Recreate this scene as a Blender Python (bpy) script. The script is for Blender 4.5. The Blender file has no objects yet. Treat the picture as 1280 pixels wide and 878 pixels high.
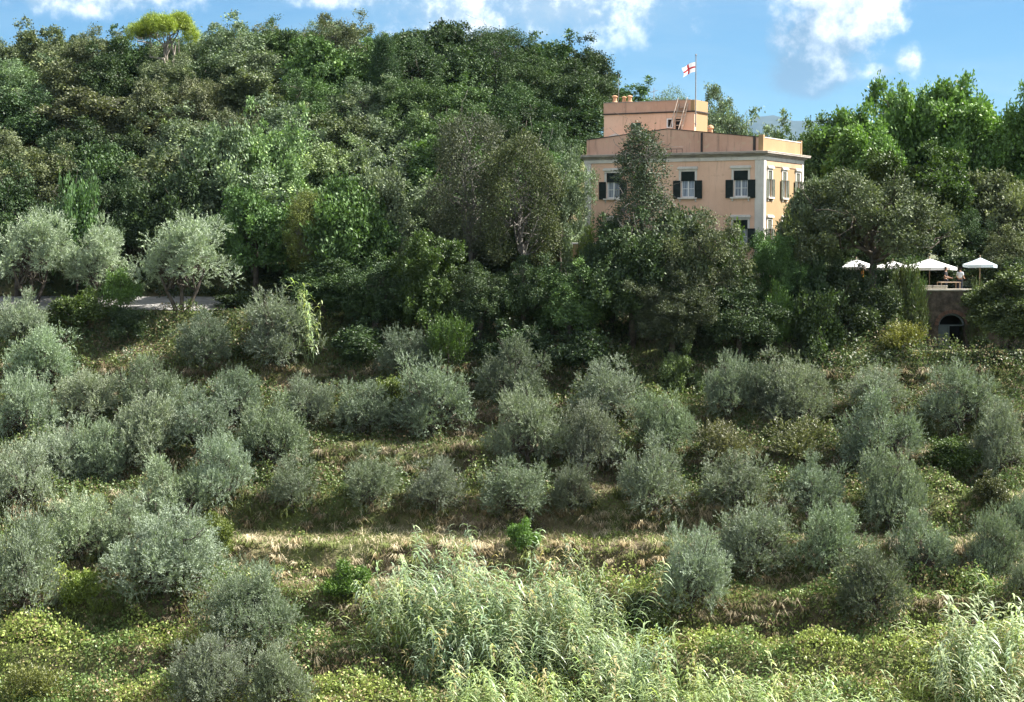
import bpy, bmesh, math, random
import numpy as np
from mathutils import Vector, Matrix

R = math.radians
scene = bpy.context.scene
col = scene.collection
rng = np.random.default_rng(7)
random.seed(7)

# ------------------------------------------------------------------ camera
PW, PH, F = 1280.0, 878.0, 2200.0        # photograph frame and focal length in its pixels
HORIZON = 300.0
PITCH = math.atan((PH / 2 - HORIZON) / F)
cam_data = bpy.data.cameras.new('camera')
cam_data.sensor_fit = 'HORIZONTAL'
cam_data.sensor_width = 36.0
cam_data.lens = 36.0 * F / PW
cam_data.clip_start = 0.5
cam_data.clip_end = 40000.0
cam = bpy.data.objects.new('camera', cam_data)
cam.location = (0, 0, 0)
cam.rotation_euler = (R(90) - PITCH, 0, 0)
col.objects.link(cam)
scene.camera = cam

# ------------------------------------------------------------------ light
SUN_AZ = 10.0      # degrees from +X towards +Y of the place the sun stands at
SUN_EL = 46.0
SUN_STRENGTH = 5.0
SKY_STRENGTH = 0.15
EXPOSURE = 1.72
sx = math.cos(R(SUN_EL)) * math.cos(R(SUN_AZ))
sy = math.cos(R(SUN_EL)) * math.sin(R(SUN_AZ))
sz = math.sin(R(SUN_EL))
sun_data = bpy.data.lights.new('sun', 'SUN')
sun_data.energy = SUN_STRENGTH
sun_data.angle = R(0.53)
sun_data.color = (1.0, 0.955, 0.88)
sun = bpy.data.objects.new('sun', sun_data)
sun.rotation_euler = Vector((sx, sy, sz)).to_track_quat('Z', 'Y').to_euler()
sun.location = (60, -40, 80)
col.objects.link(sun)

vs = scene.view_settings
vs.view_transform = 'Standard'
vs.look = 'None'
vs.exposure = EXPOSURE
vs.gamma = 1.0
vs.use_curve_mapping = False
scene.cycles.use_denoising = True
scene.cycles.max_bounces = 6
scene.cycles.diffuse_bounces = 2
scene.cycles.glossy_bounces = 2
scene.cycles.transmission_bounces = 4
scene.cycles.volume_bounces = 0
scene.cycles.transparent_max_bounces = 6
scene.cycles.caustics_reflective = False
scene.cycles.caustics_refractive = False


class NT:
    """small helper to write node trees"""
    def __init__(self, tree):
        self.t = tree
        self.n = tree.nodes
        self.l = tree.links

    def node(self, typ, **kw):
        n = self.n.new(typ)
        for k, v in kw.items():
            setattr(n, k, v)
        return n

    def put(self, sock, v):
        if isinstance(v, bpy.types.NodeSocket):
            self.l.new(v, sock)
        elif isinstance(v, (tuple, list)):
            v = tuple(v)
            if sock.type == 'RGBA' and len(v) == 3:
                v = v + (1.0,)
            sock.default_value = v
        else:
            sock.default_value = v

    def math(self, op, a, b=0.0, c=0.0, clamp=False):
        n = self.node('ShaderNodeMath', operation=op)
        n.use_clamp = clamp
        self.put(n.inputs[0], a)
        self.put(n.inputs[1], b)
        self.put(n.inputs[2], c)
        return n.outputs[0]

    def vmath(self, op, a, b=(0, 0, 0)):
        n = self.node('ShaderNodeVectorMath', operation=op)
        self.put(n.inputs[0], a)
        self.put(n.inputs[1], b)
        return n.outputs['Value' if op in ('DOT_PRODUCT', 'LENGTH', 'DISTANCE') else 'Vector']

    def mix(self, f, a, b, blend='MIX'):
        n = self.node('ShaderNodeMix', data_type='RGBA', blend_type=blend)
        n.clamp_factor = True
        self.put(n.inputs[0], f)
        self.put(n.inputs[6], a)
        self.put(n.inputs[7], b)
        return n.outputs[2]

    def noise(self, vec, scale, detail=4.0, rough=0.55, dist=0.0):
        n = self.node('ShaderNodeTexNoise')
        if vec is not None:
            self.put(n.inputs['Vector'], vec)
        n.inputs['Scale'].default_value = scale
        n.inputs['Detail'].default_value = detail
        n.inputs['Roughness'].default_value = rough
        n.inputs['Distortion'].default_value = dist
        return n.outputs[0]

    def step(self, v, lo, hi, a=0.0, b=1.0):
        n = self.node('ShaderNodeMapRange', interpolation_type='SMOOTHSTEP')
        n.clamp = True
        self.put(n.inputs[0], v)
        n.inputs[1].default_value = lo
        n.inputs[2].default_value = hi
        n.inputs[3].default_value = a
        n.inputs[4].default_value = b
        return n.outputs[0]


# ------------------------------------------------------------------ sky
world = bpy.data.worlds.new('World')
scene.world = world
world.use_nodes = True
w = NT(world.node_tree)
w.n.clear()
sky = w.node('ShaderNodeTexSky', sky_type='NISHITA')
sky.sun_disc = False
sky.sun_elevation = R(SUN_EL)
sky.sun_rotation = math.atan2(sx, sy)
sky.altitude = 0
sky.air_density = 1.0
sky.dust_density = 0.25
sky.ozone_density = 3.0
tc = w.node('ShaderNodeTexCoord')
dirv = tc.outputs['Generated']
sep = w.node('ShaderNodeSeparateXYZ')
w.put(sep.inputs[0], dirv)
az = w.math('ARCTAN2', sep.outputs[0], sep.outputs[1])
el = w.math('ARCSINE', sep.outputs[2])


def cloud_blob(px, py, rx, ry):
    """signed closeness (1 in the middle, 0 at the rim) to an ellipse in the sky, in azimuth and elevation"""
    a0 = math.atan((px - PW / 2) / F)
    e0 = math.atan((HORIZON - py) / F)
    dx = w.math('DIVIDE', w.math('SUBTRACT', az, a0), rx / F)
    dy = w.math('DIVIDE', w.math('SUBTRACT', el, e0), ry / F)
    d = w.math('SQRT', w.math('ADD', w.math('MULTIPLY', dx, dx), w.math('MULTIPLY', dy, dy)))
    return w.math('SUBTRACT', 1.0, d)


puff = w.noise(dirv, 42.0, 7.0, 0.62)
puff2 = w.noise(dirv, 120.0, 4.0, 0.6)
stretch = w.vmath('MULTIPLY', dirv, (1.0, 1.0, 5.0))
wisp = w.noise(stretch, 5.0, 6.0, 0.6, 0.4)
big = None
for b in ((1012, 92, 66, 40), (1030, 50, 78, 56), (1072, 28, 60, 46), (1000, 105, 58, 26), (1045, 5, 85, 45)):
    v = cloud_blob(*b)
    big = v if big is None else w.math('SMOOTH_MAX', big, v, 0.25)
big = w.math('ADD', big, w.math('MULTIPLY', w.math('SUBTRACT', puff, 0.5), 1.35))
big = w.math('ADD', big, w.math('MULTIPLY', w.math('SUBTRACT', puff2, 0.5), 0.5))
big_mask = w.step(big, -0.02, 0.55)
small = None
for b in ((1132, 84, 24, 22), (1098, 96, 26, 12), (690, 14, 185, 58), (575, 22, 120, 44), (130, 5, 130, 30), (60, 12, 60, 18), (430, 5, 90, 14)):
    v = cloud_blob(*b)
    small = v if small is None else w.math('SMOOTH_MAX', small, v, 0.15)
small = w.math('ADD', small, w.math('MULTIPLY', w.math('SUBTRACT', puff, 0.5), 2.0))
small_mask = w.step(small, -0.05, 0.9)
# the same cumulus goes on outside the picture, thickened to brighten shaded faces
field = w.noise(w.vmath('MULTIPLY', dirv, (1.0, 1.0, 2.2)), 7.0, 7.0, 0.58)
far_az = w.step(w.math('ABSOLUTE', az), 0.33, 0.45)
high = w.step(el, 0.15, 0.22)
outside = w.math('MAXIMUM', far_az, high)
field_mask = w.math('MULTIPLY', w.step(field, 0.42, 0.58), outside)
thin = w.math('MULTIPLY', w.step(wisp, 0.42, 0.75), 0.45)

# cloud light: bright towards the sun side (right, up), blue grey in its own shade
lit = w.math('ADD', w.math('MULTIPLY', w.math('SUBTRACT', az, math.atan((1035 - 640) / F)), 10.0),
             w.math('MULTIPLY', w.math('SUBTRACT', el, math.atan((300 - 75) / F)), 15.0))
lit = w.math('ADD', lit, w.math('MULTIPLY', w.math('SUBTRACT', puff, 0.5), 2.6))
lit = w.step(lit, -0.25, 0.95)
SKY_TINT = (0.094, 0.176, 0.245)
base_sky = w.mix(1.0, sky.outputs[0], SKY_TINT + (1,), 'MULTIPLY')
WHITE = (3.5, 3.5, 3.55, 1)
SHADE = (0.43, 0.78, 1.20, 1)
big_col = w.mix(lit, SHADE, WHITE)
c = w.mix(thin, base_sky, (0.85, 1.3, 1.7, 1))
c = w.mix(w.math('MULTIPLY', field_mask, 0.85), c, WHITE)
c = w.mix(w.math('MULTIPLY', small_mask, 0.8), c, w.mix(w.step(puff, 0.4, 0.62), (1.05, 1.35, 1.65, 1), WHITE))
c = w.mix(w.math('MULTIPLY', big_mask, 0.97), c, big_col)
bg = w.node('ShaderNodeBackground')
w.put(bg.inputs[0], c)
bg.inputs[1].default_value = SKY_STRENGTH
wo = w.node('ShaderNodeOutputWorld')
w.l.new(bg.outputs[0], wo.inputs[0])

# ------------------------------------------------------------------ projection helpers
FWD = Vector((0, math.cos(PITCH), -math.sin(PITCH)))
UP = Vector((0, math.sin(PITCH), math.cos(PITCH)))


def ray(px, py):
    return Vector(((px - PW / 2) / F, 0, 0)) + UP * ((PH / 2 - py) / F) + FWD


def at(px, py, Y):
    d = ray(px, py)
    return d * (Y / d.y)


# ------------------------------------------------------------------ numeric noise
def _hash(ix, iy, seed):
    n = (ix.astype(np.int64) * 374761393 + iy.astype(np.int64) * 668265263 + seed * 974634777) & 0xffffffff
    n = ((n ^ (n >> 13)) * 1274126177) & 0xffffffff
    n = n ^ (n >> 16)
    return (n & 0xffffff) / float(0xffffff)


def vnoise(x, y, seed=0):
    x = np.asarray(x, float)
    y = np.asarray(y, float)
    ix, iy = np.floor(x), np.floor(y)
    fx, fy = x - ix, y - iy
    fx = fx * fx * (3 - 2 * fx)
    fy = fy * fy * (3 - 2 * fy)
    a = _hash(ix, iy, seed) * (1 - fx) + _hash(ix + 1, iy, seed) * fx
    b = _hash(ix, iy + 1, seed) * (1 - fx) + _hash(ix + 1, iy + 1, seed) * fx
    return a * (1 - fy) + b * fy


def fbm(x, y, seed=0, octaves=4):
    s, amp, tot = 0.0, 0.5, 0.0
    for o in range(octaves):
        s = s + amp * vnoise(np.asarray(x) * 2 ** o, np.asarray(y) * 2 ** o, seed + o * 17)
        tot += amp
        amp *= 0.5
    return s / tot


def sstep(a, b, x):
    t = np.clip((np.asarray(x, float) - a) / (b - a), 0, 1)
    return t * t * (3 - 2 * t)


# ------------------------------------------------------------------ the lie of the land
PROF_Y = [-200, -60, -10, 0, 10, 30, 50, 65, 75, 85, 98, 116, 121, 128, 132]
PROF_Z = [20, 10, 1, -1.8, -9, -22, -29, -30, -28, -22.6, -15.7, -7.6, -5.6, -3.9, -3.6]
HILL_X = [-90, -50, -20, 0, 6, 13, 20, 30, 60]
HILL_H = [15.5, 17.0, 19.0, 18.0, 16.0, 13.0, 7.0, 1.2, 0.5]
ROAD_Z = -4.85
TERRACE_Z = -3.7


def H(x, y):
    x = np.asarray(x, float)
    y = np.asarray(y, float)
    wob = (vnoise(x / 13.0, x * 0 + 3.3, 5) - 0.5) * 3.0 + 0.03 * x
    yw = y + wob * sstep(78, 90, y) * (1 - sstep(110, 117, y))
    z0 = np.interp(yw, PROF_Y, PROF_Z)
    st = 2.1
    q = z0 / st
    k = np.floor(q)
    f = q - k
    f2 = 0.14 * f + 0.86 * sstep(0.66, 0.99, f)
    zs = (k + f2) * st
    band = sstep(82, 88, y) * (1 - sstep(112, 117, y))
    z = z0 * (1 - band) + zs * band
    # road bench on the left
    rb = (1 - sstep(-15, -10, x)) * sstep(117.2, 119.2, y) * (1 - sstep(126.5, 128.5, y))
    z = z * (1 - rb) + (ROAD_Z + (np.clip(y, 119.0, 126.0) - 119.0) * 0.115) * rb
    # bench before the arched wall and the terrace behind it
    r = sstep(25.5, 27.5, x)
    zr = np.where(y < 124.6, -7.55, TERRACE_Z)
    rr = r * sstep(114.5, 116.5, y) * (1 - sstep(150, 160, y))
    z = z * (1 - rr) + zr * rr
    # wooded hill
    hh = np.interp(x * 0.85, HILL_X, HILL_H)
    z = z + hh * np.clip((y - 127) / (182 - 127), 0, 1) * (1 - sstep(182, 420, y))
    far = sstep(175, 500, y)
    z = z * (1 - far) + (-40.0) * far
    side = sstep(150, 600, np.abs(x))
    z = z * (1 - side) + (-34.0) * side
    back = sstep(60, 400, -y)
    z = z * (1 - back) + (-34.0) * back
    rough = (fbm(x / 2.2, y / 2.2, 31) - 0.5) * 0.55 + (fbm(x / 0.8, y / 0.8, 41, 2) - 0.5) * 0.16
    flat = np.maximum(rb, rr)
    return z + rough * sstep(60, 80, y) * (1 - sstep(200, 260, y)) * (1 - 0.92 * flat)


def h1(x, y):
    return float(H(np.array([x]), np.array([y]))[0])


def ground_hit(px, py, y0=80.0, y1=135.0):
    d = ray(px, py)
    ys = np.arange(y0, y1, 0.1)
    xs = d.x / d.y * ys
    zs = d.z / d.y * ys
    hz = H(xs, ys)
    idx = np.nonzero(hz >= zs)[0]
    i = idx[0] if len(idx) else len(ys) - 1
    return Vector((xs[i], ys[i], hz[i]))


# ------------------------------------------------------------------ mesh helpers
def np_mesh(name, verts, quads=None, tris=None, var=None, colr=None, mat=None, smooth=False):
    me = bpy.data.meshes.new(name)
    verts = np.ascontiguousarray(verts, dtype=np.float32)
    me.vertices.add(len(verts))
    me.vertices.foreach_set('co', verts.ravel())
    parts, starts, n = [], [], 0
    if quads is not None and len(quads):
        q = np.asarray(quads, dtype=np.int32)
        parts.append(q.ravel())
        starts.append(n + np.arange(len(q), dtype=np.int32) * 4)
        n += q.size
    if tris is not None and len(tris):
        t = np.asarray(tris, dtype=np.int32)
        parts.append(t.ravel())
        starts.append(n + np.arange(len(t), dtype=np.int32) * 3)
        n += t.size
    li = np.concatenate(parts)
    ls = np.concatenate(starts)
    me.loops.add(len(li))
    me.loops.foreach_set('vertex_index', li)
    me.polygons.add(len(ls))
    me.polygons.foreach_set('loop_start', ls)
    if smooth:
        me.polygons.foreach_set('use_smooth', np.ones(len(ls), dtype=bool))
    me.update(calc_edges=True)
    if var is not None:
        a = me.attributes.new('var', 'FLOAT', 'POINT')
        a.data.foreach_set('value', np.ascontiguousarray(var, dtype=np.float32))
    if colr is not None:
        a = me.attributes.new('tone', 'FLOAT_COLOR', 'POINT')
        a.data.foreach_set('color', np.ascontiguousarray(colr, dtype=np.float32).ravel())
    if mat is not None:
        me.materials.append(mat)
    return me


def unit(v):
    return v / np.maximum(np.linalg.norm(v, axis=-1, keepdims=True), 1e-9)


def leaf_quads(pos, direction, normal, length, width):
    """one kite-shaped face per leaf, slightly folded at its widest point"""
    d = unit(direction)
    b = unit(np.cross(d, normal))
    nrm = np.cross(b, d)
    L = np.asarray(length).reshape(-1, 1)
    W = np.asarray(width).reshape(-1, 1)
    p0 = pos
    p1 = pos + d * L * 0.5 + b * W * 0.5 + nrm * L * 0.06
    p2 = pos + d * L
    p3 = pos + d * L * 0.5 - b * W * 0.5 + nrm * L * 0.06
    v = np.stack([p0, p1, p2, p3], axis=1).reshape(-1, 3)
    q = np.arange(len(pos) * 4, dtype=np.int32).reshape(-1, 4)
    return v, q


def rand_dirs(n, g):
    return unit(g.normal(size=(n, 3)))


def tubes(paths, sides=6):
    """list of (points, radii) -> verts, quads of tapered round limbs"""
    V, Q, T, base = [], [], [], 0
    for pts, rad in paths:
        pts = np.asarray(pts, float)
        n = len(pts)
        tang = np.gradient(pts, axis=0)
        tang = unit(tang)
        ref = np.array([0.31, 0.95, 0.05])
        a = unit(np.cross(tang, ref))
        b = np.cross(tang, a)
        ang = np.linspace(0, 2 * np.pi, sides, endpoint=False)
        for i in range(n):
            ring = pts[i] + rad[i] * (np.cos(ang)[:, None] * a[i] + np.sin(ang)[:, None] * b[i])
            V.append(ring)
        for i in range(n - 1):
            for s in range(sides):
                s2 = (s + 1) % sides
                Q.append((base + i * sides + s, base + i * sides + s2, base + (i + 1) * sides + s2, base + (i + 1) * sides + s))
        V.append(pts[-1:] + tang[-1:] * rad[-1])
        tip = base + n * sides
        for s in range(sides):
            T.append((base + (n - 1) * sides + s, base + (n - 1) * sides + (s + 1) % sides, tip))
        base += n * sides + 1
    return np.concatenate(V), np.array(Q), np.array(T)


class MB:
    """collects boxes, bars and prisms into one mesh"""
    def __init__(self):
        self.v, self.f = [], []

    def add(self, vs_, fs_):
        o = len(self.v)
        self.v += [tuple(p) for p in vs_]
        self.f += [tuple(i + o for i in f) for f in fs_]
        return self

    def box(self, x0, x1, y0, y1, z0, z1):
        vs_ = [(x0, y0, z0), (x1, y0, z0), (x1, y1, z0), (x0, y1, z0), (x0, y0, z1), (x1, y0, z1), (x1, y1, z1), (x0, y1, z1)]
        fs_ = [(0, 3, 2, 1), (4, 5, 6, 7), (0, 1, 5, 4), (1, 2, 6, 5), (2, 3, 7, 6), (3, 0, 4, 7)]
        return self.add(vs_, fs_)

    def bar(self, p, q, r, sides=6, r2=None):
        v, qd, t = tubes([([p, (np.array(p) + np.array(q)) / 2, q], [r, r if r2 is None else (r + r2) / 2, r if r2 is None else r2])], sides)
        fs_ = [tuple(int(i) for i in f) for f in qd] + [tuple(int(i) for i in f) for f in t]
        fs_.append(tuple(range(sides))[::-1])
        return self.add(v, fs_)

    def prism(self, outline, y0, y1):
        """outline in x,z extruded along y"""
        n = len(outline)
        vs_ = [(x, y0, z) for x, z in outline] + [(x, y1, z) for x, z in outline]
        fs_ = [tuple(range(n)), tuple(range(n, 2 * n))[::-1]]
        for i in range(n):
            j = (i + 1) % n
            fs_.append((i, i + n, j + n, j))
        return self.add(vs_, fs_)

    def lathe(self, prof, sides=12, c=(0, 0, 0)):
        vs_, fs_ = [], []
        for r_, z_ in prof:
            for s in range(sides):
                a = 2 * math.pi * s / sides
                vs_.append((c[0] + r_ * math.cos(a), c[1] + r_ * math.sin(a), c[2] + z_))
        for i in range(len(prof) - 1):
            for s in range(sides):
                t = (s + 1) % sides
                fs_.append((i * sides + s, i * sides + t, (i + 1) * sides + t, (i + 1) * sides + s))
        fs_.append(tuple(range(sides))[::-1])
        fs_.append(tuple((len(prof) - 1) * sides + s for s in range(sides)))
        return self.add(vs_, fs_)

    def mesh(self, name, mat, bevel=0.0):
        me = bpy.data.meshes.new(name)
        me.from_pydata(self.v, [], self.f)
        bm = bmesh.new()
        bm.from_mesh(me)
        bmesh.ops.recalc_face_normals(bm, faces=bm.faces)
        if bevel:
            bmesh.ops.bevel(bm, geom=list(bm.edges), offset=bevel, segments=1, affect='EDGES', clamp_overlap=True)
        bm.to_mesh(me)
        bm.free()
        me.materials.append(mat)
        return me

    def build(self, name, mat, parent=None, bevel=0.0):
        return put(name, self.mesh(name, mat, bevel), parent)


def put(name, me, parent=None, link=True):
    o = bpy.data.objects.new(name, me)
    if link:
        col.objects.link(o)
    if parent is not None:
        o.parent = parent
    return o


def tag(o, label=None, cat=None, group=None, kind=None):
    if label:
        o['label'] = label
    if cat:
        o['category'] = cat
    if group:
        o['group'] = group
    if kind:
        o['kind'] = kind
    return o


def empty(name, loc=(0, 0, 0), rz=0.0, link=True):
    o = bpy.data.objects.new(name, None)
    o.empty_display_size = 0.3
    o.location = loc
    o.rotation_euler = (0, 0, rz)
    if link:
        col.objects.link(o)
    return o


# ------------------------------------------------------------------ materials
def new_mat(name):
    m = bpy.data.materials.new(name)
    m.use_nodes = True
    t = NT(m.node_tree)
    t.n.clear()
    out = t.node('ShaderNodeOutputMaterial')
    return m, t, out


def leaf_material(name, translucent=0.3, gloss=0.07, rough=0.45, spread=0.55, warm=(1.25, 1.1, 0.7)):
    """foliage: the object's own colour, varied leaf by leaf through the 'var' attribute"""
    m, t, out = new_mat(name)
    oi = t.node('ShaderNodeObjectInfo')
    at_ = t.node('ShaderNodeAttribute', attribute_name='var')
    v = at_.outputs['Fac']
    base = t.mix(1.0, oi.outputs['Color'], t.mix(v, (1 - spread, 1 - spread, 1 - spread, 1), (1 + spread, 1 + spread, 1 + spread, 1)), 'MULTIPLY')
    warmed = t.mix(1.0, base, warm + (1,), 'MULTIPLY')
    c1 = t.mix(t.step(v, 0.55, 1.0), base, warmed)
    d = t.node('ShaderNodeBsdfDiffuse')
    t.put(d.inputs[0], c1)
    tr = t.node('ShaderNodeBsdfTranslucent')
    t.put(tr.inputs[0], t.mix(1.0, c1, (1.2, 1.35, 0.55, 1), 'MULTIPLY'))
    mx = t.node('ShaderNodeMixShader')
    mx.inputs[0].default_value = translucent
    t.l.new(d.outputs[0], mx.inputs[1])
    t.l.new(tr.outputs[0], mx.inputs[2])
    g = t.node('ShaderNodeBsdfGlossy')
    g.inputs['Roughness'].default_value = rough
    g.inputs['Color'].default_value = (1, 1, 1, 1)
    mg = t.node('ShaderNodeMixShader')
    mg.inputs[0].default_value = gloss
    t.l.new(mx.outputs[0], mg.inputs[1])
    t.l.new(g.outputs[0], mg.inputs[2])
    t.l.new(mg.outputs[0], out.inputs[0])
    return m


def tone_material(name, translucent=0.25, gloss=0.03):
    """ground plants: colour straight from the 'tone' attribute"""
    m, t, out = new_mat(name)
    at_ = t.node('ShaderNodeAttribute', attribute_name='tone')
    c1 = at_.outputs['Color']
    d = t.node('ShaderNodeBsdfDiffuse')
    t.put(d.inputs[0], c1)
    tr = t.node('ShaderNodeBsdfTranslucent')
    t.put(tr.inputs[0], c1)
    mx = t.node('ShaderNodeMixShader')
    mx.inputs[0].default_value = translucent
    t.l.new(d.outputs[0], mx.inputs[1])
    t.l.new(tr.outputs[0], mx.inputs[2])
    g = t.node('ShaderNodeBsdfGlossy')
    g.inputs['Roughness'].default_value = 0.5
    mg = t.node('ShaderNodeMixShader')
    mg.inputs[0].default_value = gloss
    t.l.new(mx.outputs[0], mg.inputs[1])
    t.l.new(g.outputs[0], mg.inputs[2])
    t.l.new(mg.outputs[0], out.inputs[0])
    return m


def rough_material(name, c1, c2, scale=1.5, rough=0.85, bump=0.2, bump_scale=20.0, streak=None, spec=0.25, use_object=True, c3=None):
    m, t, out = new_mat(name)
    tcn = t.node('ShaderNodeTexCoord')
    vec = tcn.outputs['Object']
    n1 = t.noise(vec, scale, 6.0, 0.6)
    c_ = t.mix(t.step(n1, 0.35, 0.68), c1 + (1,), c2 + (1,))
    if streak:
        sv = t.vmath('MULTIPLY', vec, (2.2, 2.2, 0.22))
        n2 = t.noise(sv, 1.6, 5.0, 0.65)
        c_ = t.mix(t.math('MULTIPLY', t.step(n2, 0.52, 0.75), 0.75), c_, streak + (1,))
    if c3:
        n3 = t.noise(vec, scale * 5.3, 4.0, 0.6)
        c_ = t.mix(t.math('MULTIPLY', t.step(n3, 0.56, 0.72), 0.8), c_, c3 + (1,))
    p = t.node('ShaderNodeBsdfPrincipled')
    t.put(p.inputs['Base Color'], c_)
    p.inputs['Roughness'].default_value = rough
    p.inputs['Specular IOR Level'].default_value = spec
    if bump:
        bn = t.node('ShaderNodeBump')
        bn.inputs['Strength'].default_value = bump
        bn.inputs['Distance'].default_value = 0.05
        t.put(bn.inputs['Height'], t.noise(vec, bump_scale, 5.0, 0.6))
        t.l.new(bn.outputs[0], p.inputs['Normal'])
    t.l.new(p.outputs[0], out.inputs[0])
    return m


M_OAK = leaf_material('oak_leaf', 0.14, 0.02, 0.55, 0.55, warm=(1.15, 1.1, 0.75))
M_OLIVE = leaf_material('olive_leaf', 0.16, 0.02, 0.55, 0.5, warm=(1.08, 1.08, 0.98))
M_BROAD = leaf_material('broad_leaf', 0.22, 0.03, 0.5, 0.55, warm=(1.15, 1.08, 0.8))
M_REED = leaf_material('reed_leaf', 0.32, 0.05, 0.45, 0.45, warm=(1.2, 1.1, 0.75))
M_BRAMBLE = tone_material('bramble_leaf', 0.3, 0.04)
M_GRASS = tone_material('grass_blade', 0.3, 0.02)
M_BARK = rough_material('bark', (0.055, 0.045, 0.035), (0.13, 0.11, 0.09), 3.0, 0.95, 0.6, 18.0)
M_PALE_BARK = rough_material('pale_bark', (0.20, 0.17, 0.14), (0.36, 0.32, 0.27), 2.0, 0.95, 0.5, 18.0)
M_GREY_BARK = rough_material('grey_bark', (0.09, 0.085, 0.075), (0.19, 0.175, 0.155), 2.0, 0.95, 0.5, 18.0)
M_STALK = rough_material('reed_stem', (0.17, 0.21, 0.09), (0.33, 0.31, 0.15), 2.0, 0.7, 0.0)
M_PATH = rough_material('path_gravel', (0.25, 0.24, 0.225), (0.34, 0.33, 0.31), 0.8, 0.95, 0.4, 30.0)

# ground
M_GROUND, t, out = new_mat('ground_soil')
tcn = t.node('ShaderNodeTexCoord')
vec = tcn.outputs['Object']
na = t.noise(vec, 0.16, 6.0, 0.6)
nb = t.noise(vec, 0.9, 6.0, 0.65)
nc = t.noise(vec, 6.0, 5.0, 0.65)
gcol = t.mix(t.step(nb, 0.38, 0.62), (0.075, 0.06, 0.038, 1), (0.22, 0.175, 0.11, 1))
gcol = t.mix(t.step(na, 0.36, 0.56), gcol, (0.105, 0.125, 0.045, 1))
gcol = t.mix(t.math('MULTIPLY', t.step(nc, 0.5, 0.75), 0.5), gcol, (0.34, 0.29, 0.19, 1))
pb = t.node('ShaderNodeBsdfPrincipled')
t.put(pb.inputs['Base Color'], gcol)
pb.inputs['Roughness'].default_value = 1.0
pb.inputs['Specular IOR Level'].default_value = 0.1
bn = t.node('ShaderNodeBump')
bn.inputs['Strength'].default_value = 0.8
bn.inputs['Distance'].default_value = 0.15
t.put(bn.inputs['Height'], t.math('ADD', nc, nb))
t.l.new(bn.outputs[0], pb.inputs['Normal'])
t.l.new(pb.outputs[0], out.inputs[0])


# ------------------------------------------------------------------ ground sheet
def spaced(lo, hi, step, far):
    core = np.arange(lo, hi + step / 2, step)
    outs, d = [], step
    p = hi
    while p < far:
        d *= 1.28
        p += d
        outs.append(p)
    ins, d = [], step
    p = lo
    while p > -far:
        d *= 1.28
        p -= d
        ins.append(p)
    return np.concatenate([np.array(ins[::-1]), core, np.array(outs)])


gx = spaced(-48, 48, 0.5, 17000)
gy = spaced(76, 132, 0.4, 17000)
XX, YY = np.meshgrid(gx, gy)
ZZ = H(XX, YY)
gv = np.stack([XX, YY, ZZ], axis=-1).reshape(-1, 3)
nx_, ny_ = len(gx), len(gy)
ii = np.arange(nx_ * ny_).reshape(ny_, nx_)
gq = np.stack([ii[:-1, :-1], ii[:-1, 1:], ii[1:, 1:], ii[1:, :-1]], axis=-1).reshape(-1, 4)
tag(put('ground', np_mesh('ground', gv, gq, mat=M_GROUND, smooth=True)), kind='structure')

# gravel path on the left bench
px_ = np.arange(-46, -19.2, 0.5)
edge0 = 119.35 + (vnoise(px_ / 3, px_ * 0, 71) - 0.5) * 0.5
edge1 = 125.6 + (vnoise(px_ / 3, px_ * 0 + 9, 72) - 0.5) * 0.6
PV, PQ = [], []
for i, x in enumerate(px_):
    for j in range(7):
        y = edge0[i] + (edge1[i] - edge0[i]) * j / 6
        PV.append((x, y, h1(x, y) + 0.07))
for i in range(len(px_) - 1):
    for j in range(6):
        a = i * 7 + j
        PQ.append((a, a + 7, a + 8, a + 1))
tag(put('path', np_mesh('path', np.array(PV), np.array(PQ), mat=M_PATH, smooth=True)), kind='structure')

# far blue mountains
M_MOUNT = rough_material('mountain_rock', (0.012, 0.022, 0.018), (0.030, 0.040, 0.034), 0.004, 1.0, 0.0)
mx_ = np.linspace(-3200, 4600, 200)
prof = np.interp(mx_, [-3200, -1500, 0, 700, 960, 1020, 1120, 1200, 1260, 1330, 1450, 1800, 2400, 3200, 4600],
                 [150, 260, 300, 380, 488, 500, 470, 452, 462, 474, 440, 380, 380, 260, 180])
prof = prof + (fbm(mx_ / 45, mx_ * 0, 91) - 0.5) * 34 + (fbm(mx_ / 260, mx_ * 0, 92) - 0.5) * 60
rows_y = np.linspace(-1, 1, 25)
MV, MQ = [], []
for j, r_ in enumerate(rows_y):
    fall = (1 - abs(r_)) ** 0.9
    yy = 7000 + r_ * 1100
    rid = (fbm(mx_ / 150, mx_ * 0 + r_ * 6, 93) - 0.5) * 120 * fall * (1 - fall) * 3
    for i in range(len(mx_)):
        MV.append((mx_[i] * 2, yy * 2, -42 + (prof[i] * 2 + 42) * fall + rid[i] * 2))
nm = len(mx_)
for j in range(len(rows_y) - 1):
    for i in range(nm - 1):
        MQ.append((j * nm + i, j * nm + i + 1, (j + 1) * nm + i + 1, (j + 1) * nm + i))
tag(put('hills', np_mesh('hills', np.array(MV), np.array(MQ), mat=M_MOUNT, smooth=True)), kind='structure')

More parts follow.
